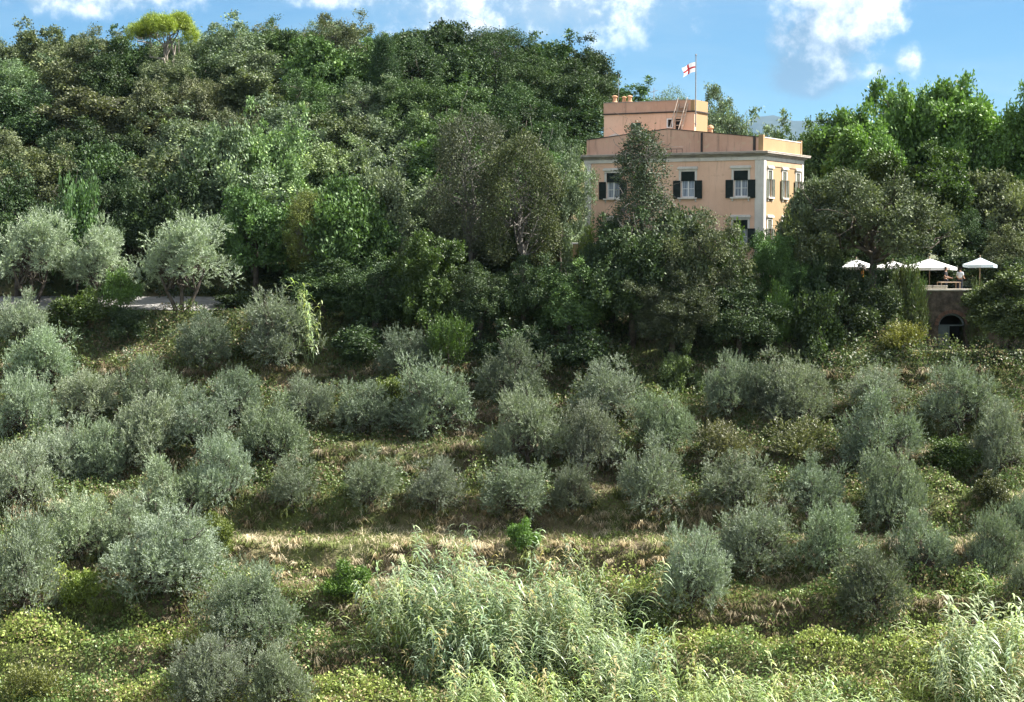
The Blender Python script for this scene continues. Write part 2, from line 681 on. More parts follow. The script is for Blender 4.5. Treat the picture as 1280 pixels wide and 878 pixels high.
# ------------------------------------------------------------------ villa
M_PEACH = rough_material('peach_plaster', (0.74, 0.48, 0.335), (0.82, 0.55, 0.40), 0.45, 0.9, 0.15, 25.0, streak=(0.56, 0.355, 0.25), c3=(0.67, 0.43, 0.30))  # front plaster lightened to make up for its shade
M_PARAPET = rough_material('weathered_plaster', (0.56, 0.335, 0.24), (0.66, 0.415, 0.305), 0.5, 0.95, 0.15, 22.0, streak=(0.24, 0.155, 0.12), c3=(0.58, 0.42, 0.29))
M_YELLOW = rough_material('sun_side_ochre_plaster', (0.32, 0.215, 0.115), (0.365, 0.25, 0.135), 0.4, 0.9, 0.12, 25.0, streak=(0.285, 0.195, 0.105))  # villa plaster on the sunny sides, darkened to offset the sun
M_TRIM = rough_material('white_stone_trim', (0.62, 0.58, 0.52), (0.70, 0.67, 0.61), 1.2, 0.8, 0.08, 30.0, streak=(0.50, 0.46, 0.40))
M_CAP = rough_material('cornice_stone', (0.40, 0.34, 0.28), (0.50, 0.43, 0.36), 1.3, 0.9, 0.1, 25.0, streak=(0.28, 0.25, 0.21))
M_FRIEZE = rough_material('frieze_plaster', (0.40, 0.26, 0.16), (0.46, 0.31, 0.20), 1.0, 0.9, 0.1)
M_EAVE = rough_material('eave_stone', (0.30, 0.27, 0.24), (0.42, 0.38, 0.33), 1.4, 0.9, 0.1)
M_SHUT = rough_material('dark_green_paint', (0.010, 0.018, 0.016), (0.016, 0.026, 0.022), 3.0, 0.55, 0.0)
M_SHUT_G = rough_material('faded_green_paint', (0.035, 0.075, 0.055), (0.05, 0.09, 0.07), 3.0, 0.6, 0.0)
M_SHUT_S = rough_material('sunlit_green_paint', (0.10, 0.11, 0.08), (0.14, 0.145, 0.11), 3.0, 0.6, 0.0)  # shutter green with sunlight put into its colour, for the sunny side
M_FRAME = rough_material('white_paint', (0.74, 0.74, 0.72), (0.80, 0.80, 0.78), 2.0, 0.6, 0.0)
M_DARK = rough_material('dark_interior', (0.012, 0.012, 0.012), (0.02, 0.02, 0.02), 2.0, 0.9, 0.0)
M_METAL = rough_material('grey_metal', (0.20, 0.19, 0.18), (0.30, 0.28, 0.26), 4.0, 0.5, 0.0, spec=0.5)
M_RUST = rough_material('pale_painted_iron', (0.42, 0.34, 0.27), (0.55, 0.46, 0.38), 5.0, 0.7, 0.0)
M_GUTTER = rough_material('dark_gutter', (0.035, 0.03, 0.028), (0.06, 0.05, 0.045), 3.0, 0.6, 0.0)
M_CLAY = rough_material('terracotta', (0.46, 0.26, 0.15), (0.58, 0.36, 0.22), 4.0, 0.9, 0.1)
M_ROOF = rough_material('roof_screed', (0.30, 0.24, 0.19), (0.38, 0.30, 0.24), 1.0, 0.95, 0.1)

M_PANE, t, out = new_mat('window_glass')
pb = t.node('ShaderNodeBsdfPrincipled')
tcn = t.node('ShaderNodeTexCoord')
fold = t.noise(t.vmath('MULTIPLY', tcn.outputs['Object'], (14.0, 14.0, 0.5)), 1.0, 2.0)
t.put(pb.inputs['Base Color'], t.mix(t.step(fold, 0.4, 0.6), (0.16, 0.19, 0.24, 1), (0.36, 0.40, 0.46, 1)))   # net curtain behind the glass
pb.inputs['Roughness'].default_value = 0.12
pb.inputs['Specular IOR Level'].default_value = 0.6
t.l.new(pb.outputs[0], out.inputs[0])

VX, VY, VZ = (953 - 640) / F * 125.0, 125.0, -3.95
VW, VD = 14.0, 8.6
villa = empty('villa', (VX, VY, VZ), R(-28))
tag(villa, 'peach plastered square villa with dark green shutters and a roof tower', 'villa')


def zl(world_z):
    return world_z - VZ


Z_EAVE, Z_CORN = zl(6.0), zl(6.45)
front_open = []
for xc in (-1.69, -5.74, -11.67):
    front_open.append((xc - 0.54, xc + 0.54, zl(3.05), zl(4.92)))
    front_open.append((xc - 0.54, xc + 0.54, zl(-0.42), zl(1.42)))
side_open = []
for yc in (1.3, 4.4, 7.4):
    side_open.append((yc - 0.40, yc + 0.40, zl(3.05), zl(4.92)))
    side_open.append((yc - 0.40, yc + 0.40, zl(-0.42), zl(1.42)))


def wall_cells(a0, a1, z0, z1, opens):
    xs = sorted({a0, a1} | {o[0] for o in opens} | {o[1] for o in opens})
    zs = sorted({z0, z1} | {o[2] for o in opens} | {o[3] for o in opens})
    for i in range(len(xs) - 1):
        for k in range(len(zs) - 1):
            cx_, cz_ = (xs[i] + xs[i + 1]) / 2, (zs[k] + zs[k + 1]) / 2
            if any(o[0] < cx_ < o[1] and o[2] < cz_ < o[3] for o in opens):
                continue
            yield xs[i], xs[i + 1], zs[k], zs[k + 1]


m = MB()
for a, b, c0, c1 in wall_cells(-VW, 0, 0, Z_EAVE, front_open):
    m.box(a, b, 0, 0.4, c0, c1)
m.build('wall', M_PEACH, villa)
m = MB()
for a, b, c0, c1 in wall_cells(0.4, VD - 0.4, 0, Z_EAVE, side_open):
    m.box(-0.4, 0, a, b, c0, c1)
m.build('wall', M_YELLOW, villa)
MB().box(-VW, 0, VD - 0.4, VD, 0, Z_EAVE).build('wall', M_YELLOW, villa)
MB().box(-VW, -VW + 0.4, 0.4, VD - 0.4, 0, Z_EAVE).build('wall', M_PEACH, villa)
# black sheets behind the glass stand in for unlit rooms
MB().box(-VW + 0.45, -0.45, 0.75, 0.8, 0.1, Z_EAVE - 0.1).box(-0.8, -0.75, 0.85, VD - 0.45, 0.1, Z_EAVE - 0.1).build('dark_room_sheet', M_DARK, villa)
# corner pilasters, front and side
for x0 in (-0.62, -VW + 0.02):
    MB().box(x0, x0 + 0.52, -0.07, 0.02, 0, Z_EAVE - 0.36).build('pilaster', M_TRIM, villa, 0.01)
MB().box(-0.02, 0.07, 0.02, 0.40, 0, Z_EAVE - 0.36).build('pilaster', M_TRIM, villa, 0.01)
MB().box(-0.02, 0.07, VD - 0.42, VD - 0.02, 0, Z_EAVE - 0.36).build('pilaster', M_TRIM, villa, 0.01)
MB().box(-0.093, 0.064, -0.064, 0.013, 0, Z_EAVE - 0.362).build('corner_bead', M_TRIM, villa)
# frieze bands below the eaves
MB().box(-VW - 0.03, 0.085, -0.09, 0.02, Z_EAVE - 0.355, Z_EAVE - 0.12).build('frieze', M_TRIM, villa)
MB().box(-0.02, 0.05, 0.45, VD - 0.45, Z_EAVE - 0.75, Z_EAVE - 0.36).build('frieze', M_FRIEZE, villa)
MB().box(-0.02, 0.09, 0.022, VD - 0.02, Z_EAVE - 0.355, Z_EAVE - 0.12).build('frieze', M_TRIM, villa)
# cornice: a stepped moulding with a deep eave
cor = MB()
for off, z0, z1 in ((0.12, Z_EAVE - 0.118, Z_EAVE - 0.002), (0.26, Z_EAVE, Z_EAVE + 0.10), (0.46, Z_EAVE + 0.102, Z_EAVE + 0.20)):
    cor.box(-VW - off, off, -off, VD + off, z0, z1)
cor.build('cornice', M_EAVE, villa, 0.02)
MB().box(-VW - 0.48, 0.48, -0.48, VD + 0.48, Z_EAVE + 0.202, Z_EAVE + 0.27).build('cornice_cap', M_CAP, villa, 0.02)
# parapet: the front one rises to a shallow point
zp = Z_EAVE + 0.275
MB().prism([(-VW + 0.10, zp), (-0.42, zp), (-0.42, zl(7.25)), (-7.4, zl(8.02)), (-VW + 0.10, zl(7.38))], 0.10, 0.40).build('parapet', M_PARAPET, villa)
MB().prism([(-VW + 0.06, zl(7.38)), (-7.4, zl(8.02)), (-0.40, zl(7.25)), (-0.40, zl(7.30)), (-7.4, zl(8.075)), (-VW + 0.06, zl(7.435))], 0.06, 0.44).build('coping', M_GUTTER, villa)
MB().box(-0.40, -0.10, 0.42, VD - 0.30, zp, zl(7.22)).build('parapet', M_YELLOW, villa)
MB().box(-0.42, -0.07, 0.42, VD - 0.30, zl(7.222), zl(7.28)).build('coping', M_TRIM, villa)
MB().box(-0.416, -0.06, 0.06, 0.41, zp, zl(7.42)).build('parapet_pier', M_YELLOW, villa, 0.01)
MB().box(-0.42, -0.06, VD - 0.295, VD - 0.05, zp, zl(7.40)).build('parapet_pier', M_YELLOW, villa, 0.01)
MB().box(-VW + 0.1, -VW + 0.4, 0.42, VD - 0.3, zp, zl(7.3)).build('parapet', M_PARAPET, villa)
MB().box(-VW + 0.1, -0.45, VD - 0.4, VD - 0.1, zp, zl(7.3)).build('parapet', M_PARAPET, villa)
MB().box(-VW + 0.45, -0.45, 0.45, VD - 0.45, zp, zp + 0.25).build('roof', M_ROOF, villa)
# down pipes crossing the parapet
for xx, r_ in ((-4.72, 0.07), (-0.72, 0.09)):
    MB().box(xx - r_, xx + r_, 0.02, 0.096, zp, zl(7.25 + (0.42 if xx < -2 else 0.05))).build('drainpipe', M_GUTTER, villa)
# low rail stubs on the parapet foot seen beside the tree
g = MB()
for k in range(6):
    g.box(-8.2 + k * 0.42, -8.17 + k * 0.42, -0.3, -0.27, zp, zp + 0.26)
g.box(-8.2, -6.07, -0.305, -0.265, zp + 0.26, zp + 0.29)
g.build('guard_rail', M_GUTTER, villa)


def window(xc, yc, side, z0, z1, hw, split, mshut, with_shutters=True, lower=0.62):
    """side False: in the front wall (faces -y); True: in the right wall (faces +x)"""
    rot = 0.0 if not side else R(90)
    def P(mb, name, mat, parent, bev=0.0):
        me = mb.mesh(name, mat, bev)
        mt = Matrix.Translation((xc, yc, 0)) @ Matrix.Rotation(rot, 4, 'Z')
        me.transform(mt)
        return put(name, me, parent)
    # local: x across, y into the wall, 0 = wall face
    fr = MB()
    fr.box(-hw, -hw + 0.09, 0.10, 0.20, z0, z1).box(hw - 0.09, hw, 0.10, 0.20, z0, z1)
    fr.box(-hw + 0.09, hw - 0.09, 0.10, 0.20, z0, z0 + 0.09).box(-hw + 0.09, hw - 0.09, 0.10, 0.20, z1 - 0.07, z1)
    fr.box(-0.045, 0.045, 0.098, 0.20, z0 + 0.09, z1 - 0.07)
    for s in (-1, 1):
        x0, x1 = (-hw + 0.09, -0.045) if s < 0 else (0.045, hw - 0.09)
        fr.box(x0, x1, 0.12, 0.18, z0 + (split - z0) * 0.52, z0 + (split - z0) * 0.52 + 0.035)
    win = P(fr, 'window', M_FRAME, villa)
    for s in (-1, 1):
        x0, x1 = (-hw + 0.09, -0.045) if s < 0 else (0.045, hw - 0.09)
        P(MB().box(x0, x1, 0.155, 0.165, z0 + 0.09, z1 - 0.07), 'pane', M_PANE, win)
    sur = MB()
    sur.box(-hw - 0.16, -hw - 0.002, -0.05, 0.02, z0, z1).box(hw + 0.002, hw + 0.16, -0.05, 0.02, z0, z1)
    sur.box(-hw - 0.16, hw + 0.16, -0.052, 0.02, z1 + 0.002, z1 + 0.16)
    P(sur, 'surround', M_TRIM, win, 0.008)
    P(MB().box(-hw - 0.25, hw + 0.25, -0.16, 0.02, z1 + 0.163, z1 + 0.30).box(-hw - 0.20, hw + 0.20, -0.10, 0.02, z1 + 0.302, z1 + 0.36), 'lintel', M_TRIM, win, 0.01)
    P(MB().box(-hw - 0.22, hw + 0.22, -0.18, 0.10, z0 - 0.12, z0 - 0.002).box(-hw - 0.12, -hw - 0.02, -0.10, 0.02, z0 - 0.30, z0 - 0.122).box(hw + 0.02, hw + 0.12, -0.10, 0.02, z0 - 0.30, z0 - 0.122), 'sill', M_TRIM, win, 0.01)
    # closed upper louvre
    lv = MB().box(-hw + 0.01, hw - 0.01, 0.02, 0.06, split, z1 - 0.01)
    nsl = int((z1 - split) / 0.075)
    for k in range(nsl):
        zz = split + 0.02 + k * 0.075
        lv.add([(-hw + 0.05, 0.018, zz), (hw - 0.05, 0.018, zz), (hw - 0.05, -0.012, zz + 0.01), (-hw + 0.05, -0.012, zz + 0.01),
                (-hw + 0.05, 0.018, zz + 0.05), (hw - 0.05, 0.018, zz + 0.05)], [(0, 1, 2, 3), (3, 2, 5, 4), (0, 3, 4), (1, 5, 2)])
    P(lv, 'upper_louvre', mshut, win)
    if with_shutters:
        sw = hw + 0.02
        for s in (-1, 1):
            x0 = s * (hw + 0.02)
            x1 = s * (hw + 0.02 + sw)
            a, b = min(x0, x1), max(x0, x1)
            sb = MB()
            sb.box(a, a + 0.07, -0.115, -0.065, z0 - 0.08, split + 0.03).box(b - 0.07, b, -0.115, -0.065, z0 - 0.08, split + 0.03)
            hh_ = split + 0.11 - z0
            for f_ in (0, 0.48, 1):
                zz = z0 - 0.08 + f_ * (hh_ - 0.08)
                sb.box(a + 0.07, b - 0.07, -0.113, -0.067, zz, zz + 0.08)
            sb.box(a + 0.07, b - 0.07, -0.085, -0.075, z0, split)
            n_ = int(hh_ / 0.07)
            for k in range(n_):
                zz = z0 - 0.06 + k * 0.07
                if zz > split - 0.03:
                    break
                sb.add([(a + 0.07, -0.087, zz + 0.045), (b - 0.07, -0.087, zz + 0.045), (b - 0.07, -0.112, zz), (a + 0.07, -0.112, zz)], [(0, 1, 2, 3)])
            P(sb, 'shutter', mshut, win)
    return win


for xc in (-1.69, -5.74, -11.67):
    window(xc, 0, False, zl(3.05), zl(4.92), 0.54, zl(4.24), M_SHUT)
    window(xc, 0, False, zl(-0.42), zl(1.42), 0.54, zl(0.78), M_SHUT)
for yc in (1.3, 4.4, 7.4):
    window(0, yc, True, zl(3.05), zl(4.92), 0.40, zl(4.3), M_SHUT_S)
    window(0, yc, True, zl(-0.42), zl(1.42), 0.40, zl(0.78), M_SHUT_S)

# roof tower
TY = 3.0
tx0, tx1, ty0, ty1 = -13.85, -6.49, TY, TY + 2.6
tz0, tzb, tz1 = zp + 0.2, zl(9.42), zl(10.30)
t_open = [(-11.62, -10.80, zl(8.0), zl(8.78)), (-8.68, -8.22, zl(8.35), zl(8.95)), (-8.02, -7.58, zl(7.6), zl(8.95))]
m = MB()
for a, b, c0, c1 in wall_cells(tx0, tx1, tz0, tzb, t_open):
    m.box(a, b, ty0, ty0 + 0.3, c0, c1)
m.build('tower_wall', M_PEACH, villa)
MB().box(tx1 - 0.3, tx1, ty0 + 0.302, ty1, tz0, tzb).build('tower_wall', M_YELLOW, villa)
MB().box(tx0, tx0 + 0.3, ty0 + 0.302, ty1, tz0, tzb).build('tower_wall', M_PEACH, villa)
MB().box(tx0 + 0.302, tx1 - 0.302, ty1 - 0.3, ty1, tz0, tzb).build('tower_wall', M_PEACH, villa)
MB().box(tx0 - 0.10, tx1 + 0.10, ty0 - 0.10, ty1 + 0.10, tzb + 0.002, tzb + 0.09).build('tower_band', M_GUTTER, villa)
MB().box(tx0 - 0.02, tx1 - 0.302, ty0 - 0.02, ty0 + 0.2, tzb + 0.092, tz1).build('tower_parapet', M_PARAPET, villa)
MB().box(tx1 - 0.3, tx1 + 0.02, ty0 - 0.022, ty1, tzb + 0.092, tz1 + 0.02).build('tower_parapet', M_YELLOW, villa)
MB().box(tx0 - 0.02, tx0 + 0.2, ty0 + 0.202, ty1, tzb + 0.092, tz1).build('tower_parapet', M_PARAPET, villa)
MB().box(tx0 + 0.202, tx1 - 0.302, ty1 - 0.2, ty1, tzb + 0.092, tz1).build('tower_parapet', M_PARAPET, villa)
MB().box(tx0 - 0.06, tx1 - 0.30, ty0 - 0.05, ty0 + 0.23, tz1 + 0.002, tz1 + 0.05).build('coping', M_EAVE, villa)
MB().box(tx0 + 0.05, tx1 - 0.05, ty0 + 0.205, ty1 - 0.205, tzb + 0.1, tzb + 0.2).build('roof', M_ROOF, villa)
MB().box(tx0 + 0.35, tx1 - 0.35, ty0 + 0.6, ty0 + 0.65, tz0, tzb - 0.05).build('dark_room_sheet', M_DARK, villa)  # black sheet standing in for the unlit tower room
sh = MB().box(-11.60, -10.82, ty0 + 0.05, ty0 + 0.11, zl(8.02), zl(8.76))
for k in range(9):
    sh.box(-11.54, -10.88, ty0 + 0.035, ty0 + 0.048, zl(8.06) + k * 0.078, zl(8.06) + k * 0.078 + 0.045)
sh.build('closed_shutter', M_SHUT_G, villa)
wf = MB().box(-8.70, -8.62, ty0 - 0.03, ty0 + 0.1, zl(8.30), zl(9.0)).box(-8.28, -8.20, ty0 - 0.03, ty0 + 0.1, zl(8.30), zl(9.0))
wf.box(-8.62, -8.28, ty0 - 0.028, ty0 + 0.1, zl(8.92), zl(9.0)).box(-8.62, -8.28, ty0 - 0.028, ty0 + 0.1, zl(8.30), zl(8.37))
tw = wf.build('tower_window', M_FRAME, villa)
MB().box(-8.62, -8.28, ty0 + 0.12, ty0 + 0.14, zl(8.37), zl(8.92)).build('pane', M_DARK, tw)
MB().box(-8.02, -7.58, ty0 + 0.12, ty0 + 0.16, tz0, zl(8.95)).build('door', M_DARK, villa)
# bare plaster where the paint has come off above the roof
MB().prism([(-13.7, zl(7.55)), (-12.0, zl(7.75)), (-11.9, zl(7.95)), (-12.5, zl(7.90)), (-12.9, zl(8.02)), (-13.4, zl(7.86))], ty0 - 0.012, ty0 - 0.003).build('bare_plaster', M_TRIM, villa)
# chimney pots on the tower
for k, (xx, hh_, rr_) in enumerate(((-13.5, 0.62, 0.20), (-12.72, 0.52, 0.17), (-12.25, 0.58, 0.19))):
    c_ = MB().lathe([(rr_, 0), (rr_ * 1.15, 0.10), (rr_ * 0.85, 0.18), (rr_ * 0.75, hh_ * 0.72), (rr_ * 1.15, hh_ * 0.78), (rr_ * 1.1, hh_ * 0.9), (rr_ * 0.4, hh_)], 10, (xx, ty0 + 1.2, tzb + 0.2)).build('chimney_pot', M_CLAY, villa)
    MB().box(xx - rr_ * 1.2, xx + rr_ * 1.2, ty0 + 1.2 - rr_ * 1.2, ty0 + 1.2 + rr_ * 1.2, tzb + 0.201, tz1 + 0.06).build('chimney_base', M_YELLOW, c_)
    c_.location.z = tz1 + 0.06 - (tzb + 0.2)
    for ch in c_.children:
        ch.location.z = -(tz1 + 0.06 - (tzb + 0.2))
# roof chimney behind the long parapet
MB().lathe([(0.26, 0), (0.24, 1.0), (0.32, 1.05), (0.32, 1.15), (0.2, 1.22), (0.16, 1.6), (0.26, 1.66), (0.2, 1.8), (0.05, 1.9)], 10, (-4.9, 2.2, zp + 0.2)).build('chimney', M_CLAY, villa)


def on_villa(x, y, z):
    """villa coordinates to world"""
    a = R(-28)
    return (VX + x * math.cos(a) - y * math.sin(a), VY + x * math.sin(a) + y * math.cos(a), VZ + z)


# ladder from the main roof to the tower top
ld = empty('roof_ladder', on_villa(-7.55, TY - 1.15, zp + 0.25), R(-28))
tag(ld, 'steep pale iron ladder stair leaning on the roof tower', 'ladder')
bz, tz = 0.0, tz1 + 0.05 - zp - 0.25
lean = 1.05
for s in (-0.36, 0.36):
    MB().bar((s - 0.25, 0, bz), (s + 0.22, lean, tz - 0.3), 0.045, 5).build('stringer', M_RUST, ld)
    MB().bar((s - 0.27, -0.28, bz + 0.55), (s + 0.20, lean - 0.12, tz + 0.12), 0.035, 5).build('handrail', M_RUST, ld)
tm = MB().box(-0.33, 0.33, -0.11, 0.11, -0.018, 0.018).mesh('tread', M_RUST)
for k in range(10):
    f_ = (k + 0.7) / 10.5
    tr_ = put('tread', tm, ld)
    tr_.location = (-0.25 + 0.47 * f_, lean * f_, (tz - 0.3) * f_)

# flagpole with its flag
fp = empty('flagpole', on_villa(-6.36, TY - 0.10, zl(8.3)), R(-28))
tag(fp, 'slim grey flagpole fixed to the corner of the roof tower', 'flagpole')
MB().bar((0, 0, 0), (0, 0, 5.2), 0.05, 8, 0.03).build('pole', M_METAL, fp)
MB().lathe([(0.01, 0), (0.06, 0.03), (0.07, 0.07), (0.05, 0.12), (0.01, 0.14)], 8, (0, 0, 5.2)).build('finial', M_METAL, fp)
for z_ in (0.2, 0.95):
    MB().box(-0.07, 0.07, -0.06, 0.12, z_, z_ + 0.06).build('bracket', M_METAL, fp)
M_FLAG, t, out = new_mat('flag_cloth')
tcn = t.node('ShaderNodeTexCoord')
sp_ = t.node('ShaderNodeSeparateXYZ')
t.put(sp_.inputs[0], tcn.outputs['UV'])
cu = t.math('LESS_THAN', t.math('ABSOLUTE', t.math('SUBTRACT', sp_.outputs[0], 0.5)), 0.062)
cv = t.math('LESS_THAN', t.math('ABSOLUTE', t.math('SUBTRACT', sp_.outputs[1], 0.5)), 0.085)
fc = t.mix(t.math('MAXIMUM', cu, cv), (0.80, 0.79, 0.80, 1), (0.40, 0.03, 0.04, 1))
d_ = t.node('ShaderNodeBsdfDiffuse')
t.put(d_.inputs[0], fc)
tr = t.node('ShaderNodeBsdfTranslucent')
t.put(tr.inputs[0], fc)
mxs = t.node('ShaderNodeMixShader')
mxs.inputs[0].default_value = 0.4
t.l.new(d_.outputs[0], mxs.inputs[1])
t.l.new(tr.outputs[0], mxs.inputs[2])
t.l.new(mxs.outputs[0], out.inputs[0])
NU, NV = 15, 9
FV, FQ, FUV = [], [], []
for j in range(NV):
    for i in range(NU):
        u, v_ = i / (NU - 1), j / (NV - 1)
        FV.append((-0.06 - 1.02 * u + 0.08 * u * math.sin(5 * v_), 0.10 * math.sin(7.5 * u + 1.2 * v_) * (0.3 + u), -0.34 * u + 0.70 * v_ + 0.05 * math.sin(6 * u)))
        FUV.append((u, v_))
for j in range(NV - 1):
    for i in range(NU - 1):
        FQ.append((j * NU + i, j * NU + i + 1, (j + 1) * NU + i + 1, (j + 1) * NU + i))
fme = np_mesh('flag', np.array(FV), np.array(FQ), mat=M_FLAG, smooth=True)
uvl = fme.uv_layers.new(name='UVMap')
for lp in fme.loops:
    uvl.data[lp.index].uv = FUV[lp.vertex_index]
fl = put('flag', fme)
fl.location = on_villa(-6.36, TY - 0.10, zl(12.35))
fl.rotation_euler = (0, 0, R(-28))
tag(fl, 'white flag with a red cross waving from the pole on the tower', 'flag')

an = empty('antenna', on_villa(-13.1, TY + 1.0, tzb + 0.2), R(-28))
tag(an, 'thin straight antenna mast rising beside the chimney pots', 'antenna')
MB().bar((0, 0, 0), (0, 0, 2.9), 0.02, 5, 0.012).build('mast', M_METAL, an)
an2 = empty('television_antenna', on_villa(-10.7, TY + 2.2, tzb + 0.2), R(-28))
tag(an2, 'small television antenna with crossbars standing midway on the tower roof', 'antenna')
MB().bar((0, 0, 0), (0, 0, 1.9), 0.022, 5).build('mast', M_METAL, an2)
cb = MB().bar((-0.35, 0, 1.55), (0.3, 0, 1.7), 0.016, 4)
for k in range(4):
    cb.bar((-0.3 + k * 0.18, -0.2, 1.56 + k * 0.042), (-0.3 + k * 0.18, 0.2, 1.56 + k * 0.042), 0.012, 4)
cb.build('crossbar', M_METAL, an2)

# low yellow annexe wall at the foot of the villa, left
gwx, gwy = at(716, 300, 122.0).x, 122.0
gw = empty('garden_wall', (gwx, gwy, -5.2), R(-8))
tag(gw, 'low sunlit yellow wall with stone coping below the villa corner', 'wall')
MB().box(0, 3.4, 0, 0.35, 0, 4.9).build('wall_body', M_YELLOW, gw)
MB().box(-0.08, 3.48, -0.08, 2.2, 4.902, 5.0).build('coping', M_TRIM, gw, 0.01)

# ------------------------------------------------------------------ restaurant terrace on the right
M_STONE = rough_material('rubble_wall', (0.055, 0.045, 0.036), (0.15, 0.12, 0.095), 2.6, 0.95, 0.9, 6.0, streak=(0.10, 0.09, 0.06), c3=(0.19, 0.145, 0.11))  # tree shade over the wall is put into this darkened stone
M_PALEST = rough_material('pale_render', (0.42, 0.38, 0.31), (0.55, 0.50, 0.42), 1.2, 0.95, 0.6, 7.0, streak=(0.25, 0.23, 0.17))
M_BRICK = rough_material('old_brick', (0.13, 0.075, 0.055), (0.19, 0.115, 0.085), 3.0, 0.95, 0.4, 9.0)
M_DOOR = rough_material('old_grey_door', (0.10, 0.13, 0.14), (0.15, 0.18, 0.19), 2.0, 0.8, 0.1)
M_CANVAS = rough_material('white_canvas', (0.76, 0.75, 0.73), (0.80, 0.80, 0.78), 2.0, 0.9, 0.05)
M_CANVAS_B = rough_material('pale_blue_canvas', (0.50, 0.60, 0.64), (0.57, 0.66, 0.70), 2.0, 0.9, 0.05)
M_ORANGE = rough_material('orange_cloth', (0.78, 0.30, 0.04), (0.80, 0.38, 0.07), 2.0, 0.9, 0.05)
M_WOOD = rough_material('terrace_wood', (0.34, 0.25, 0.17), (0.45, 0.34, 0.24), 3.0, 0.7, 0.05)

WY = 122.2
wx0 = at(1150, 400, WY).x
wx1 = wx0 + 13.0
ax = at(1190, 400, WY).x
tw_ = empty('terrace_wall', (0, 0, 0))
tag(tw_, 'stone retaining wall in painted tree shade with an arched doorway below the terrace', 'wall')
zb, zt = -7.75, -3.55
ar, sp = 0.95, -5.95                       # arch half width, springing
n_arc = 12
arc = [(ax + ar * math.cos(math.pi * k / n_arc), sp + 0.85 * math.sin(math.pi * k / n_arc)) for k in range(n_arc + 1)]
m = MB()
th = 0.7
m.box(wx0, ax - ar, WY, WY + th, zb, zt)
m.box(ax + ar, wx1, WY, WY + th, zb, zt)
for k in range(n_arc):
    (xa, za), (xb, zb2) = arc[k], arc[k + 1]
    m.prism([(xa, za), (xb, zb2), (xb, zt), (xa, zt)], WY, WY + th)
m.build('wall_body', M_STONE, tw_)
vo = []
for k in range(n_arc):
    a0, a1 = math.pi * k / n_arc + 0.02, math.pi * (k + 1) / n_arc - 0.02
    o_ = [(ax + (ar + q) * math.cos(a), sp + (0.85 + q) * math.sin(a)) for q, a in ((0.0, a0), (0.0, a1), (0.26, a1), (0.26, a0))]
    MB().prism(o_, WY - 0.05 - 0.015 * (k % 2), WY + 0.1).build('voussoir', M_BRICK, tw_)
MB().box(wx0 - 0.12, wx1, WY - 0.12, WY + th, zt + 0.002, zt + 0.14).build('coping', M_PALEST, tw_, 0.02)
# the wall turns back on the left with a pale buttress at the corner
MB().box(wx0 - 0.32, wx0 - 0.002, WY - 0.25, WY + 0.4, zb, zt + 0.05).build('buttress', M_PALEST, tw_, 0.03)
v_ = []
MB().add([(wx0 - 0.33, WY + 0.1, zb + 0.5), (wx0 - 3.8, WY + 1.9, zb + 0.5), (wx0 - 3.8, WY + 2.5, zb + 0.5), (wx0 - 0.33, WY + 0.7, zb + 0.5),
          (wx0 - 0.33, WY + 0.1, zt - 0.2), (wx0 - 3.8, WY + 1.9, zt - 0.2), (wx0 - 3.8, WY + 2.5, zt - 0.2), (wx0 - 0.33, WY + 0.7, zt - 0.2)],
         [(0, 1, 2, 3), (4, 5, 6, 7), (0, 1, 5, 4), (1, 2, 6, 5), (2, 3, 7, 6), (3, 0, 4, 7)]).build('return_wall', M_PALEST, tw_)
# black board behind the door stands in for the shade inside the arch
rec = MB().box(ax - ar, ax + ar, WY + 1.6, WY + 1.7, zb, zt - 0.2)
rec.build('recess', M_DARK, tw_)
dr = MB().box(ax - ar + 0.03, ax - 0.22, WY + 0.30, WY + 0.36, zb + 0.1, sp - 0.05)
for k in range(4):
    dr.box(ax - ar + 0.10 + k * 0.155, ax - ar + 0.22 + k * 0.155, WY + 0.285, WY + 0.298, zb + 0.2, sp - 0.1)
dr.build('door_leaf', M_DOOR, tw_)
arcd = [(ax + (ar - 0.02) * math.cos(math.pi * k / n_arc), sp + 0.83 * math.sin(math.pi * k / n_arc)) for k in range(n_arc + 1)]
fr = MB()
for k in range(n_arc):
    a, b = arcd[k], arcd[k + 1]
    ia = (ax + (a[0] - ax) * 0.86, sp + (a[1] - sp) * 0.86)
    ib = (ax + (b[0] - ax) * 0.86, sp + (b[1] - sp) * 0.86)
    fr.prism([a, b, ib, ia], WY + 0.26, WY + 0.34)
fr.box(ax - 0.20, ax - 0.10, WY + 0.262, WY + 0.338, zb + 0.1, sp).box(ax - ar + 0.13, ax + ar - 0.13, WY + 0.258, WY + 0.336, sp - 0.04, sp + 0.05)
fr.build('door_frame', M_DOOR, tw_)

tag(MB().box(wx0 - 5.0, wx1, WY + th + 0.003, WY + 3.6, TERRACE_Z - 0.3, TERRACE_Z).build('terrace_floor', M_PALEST), kind='structure')
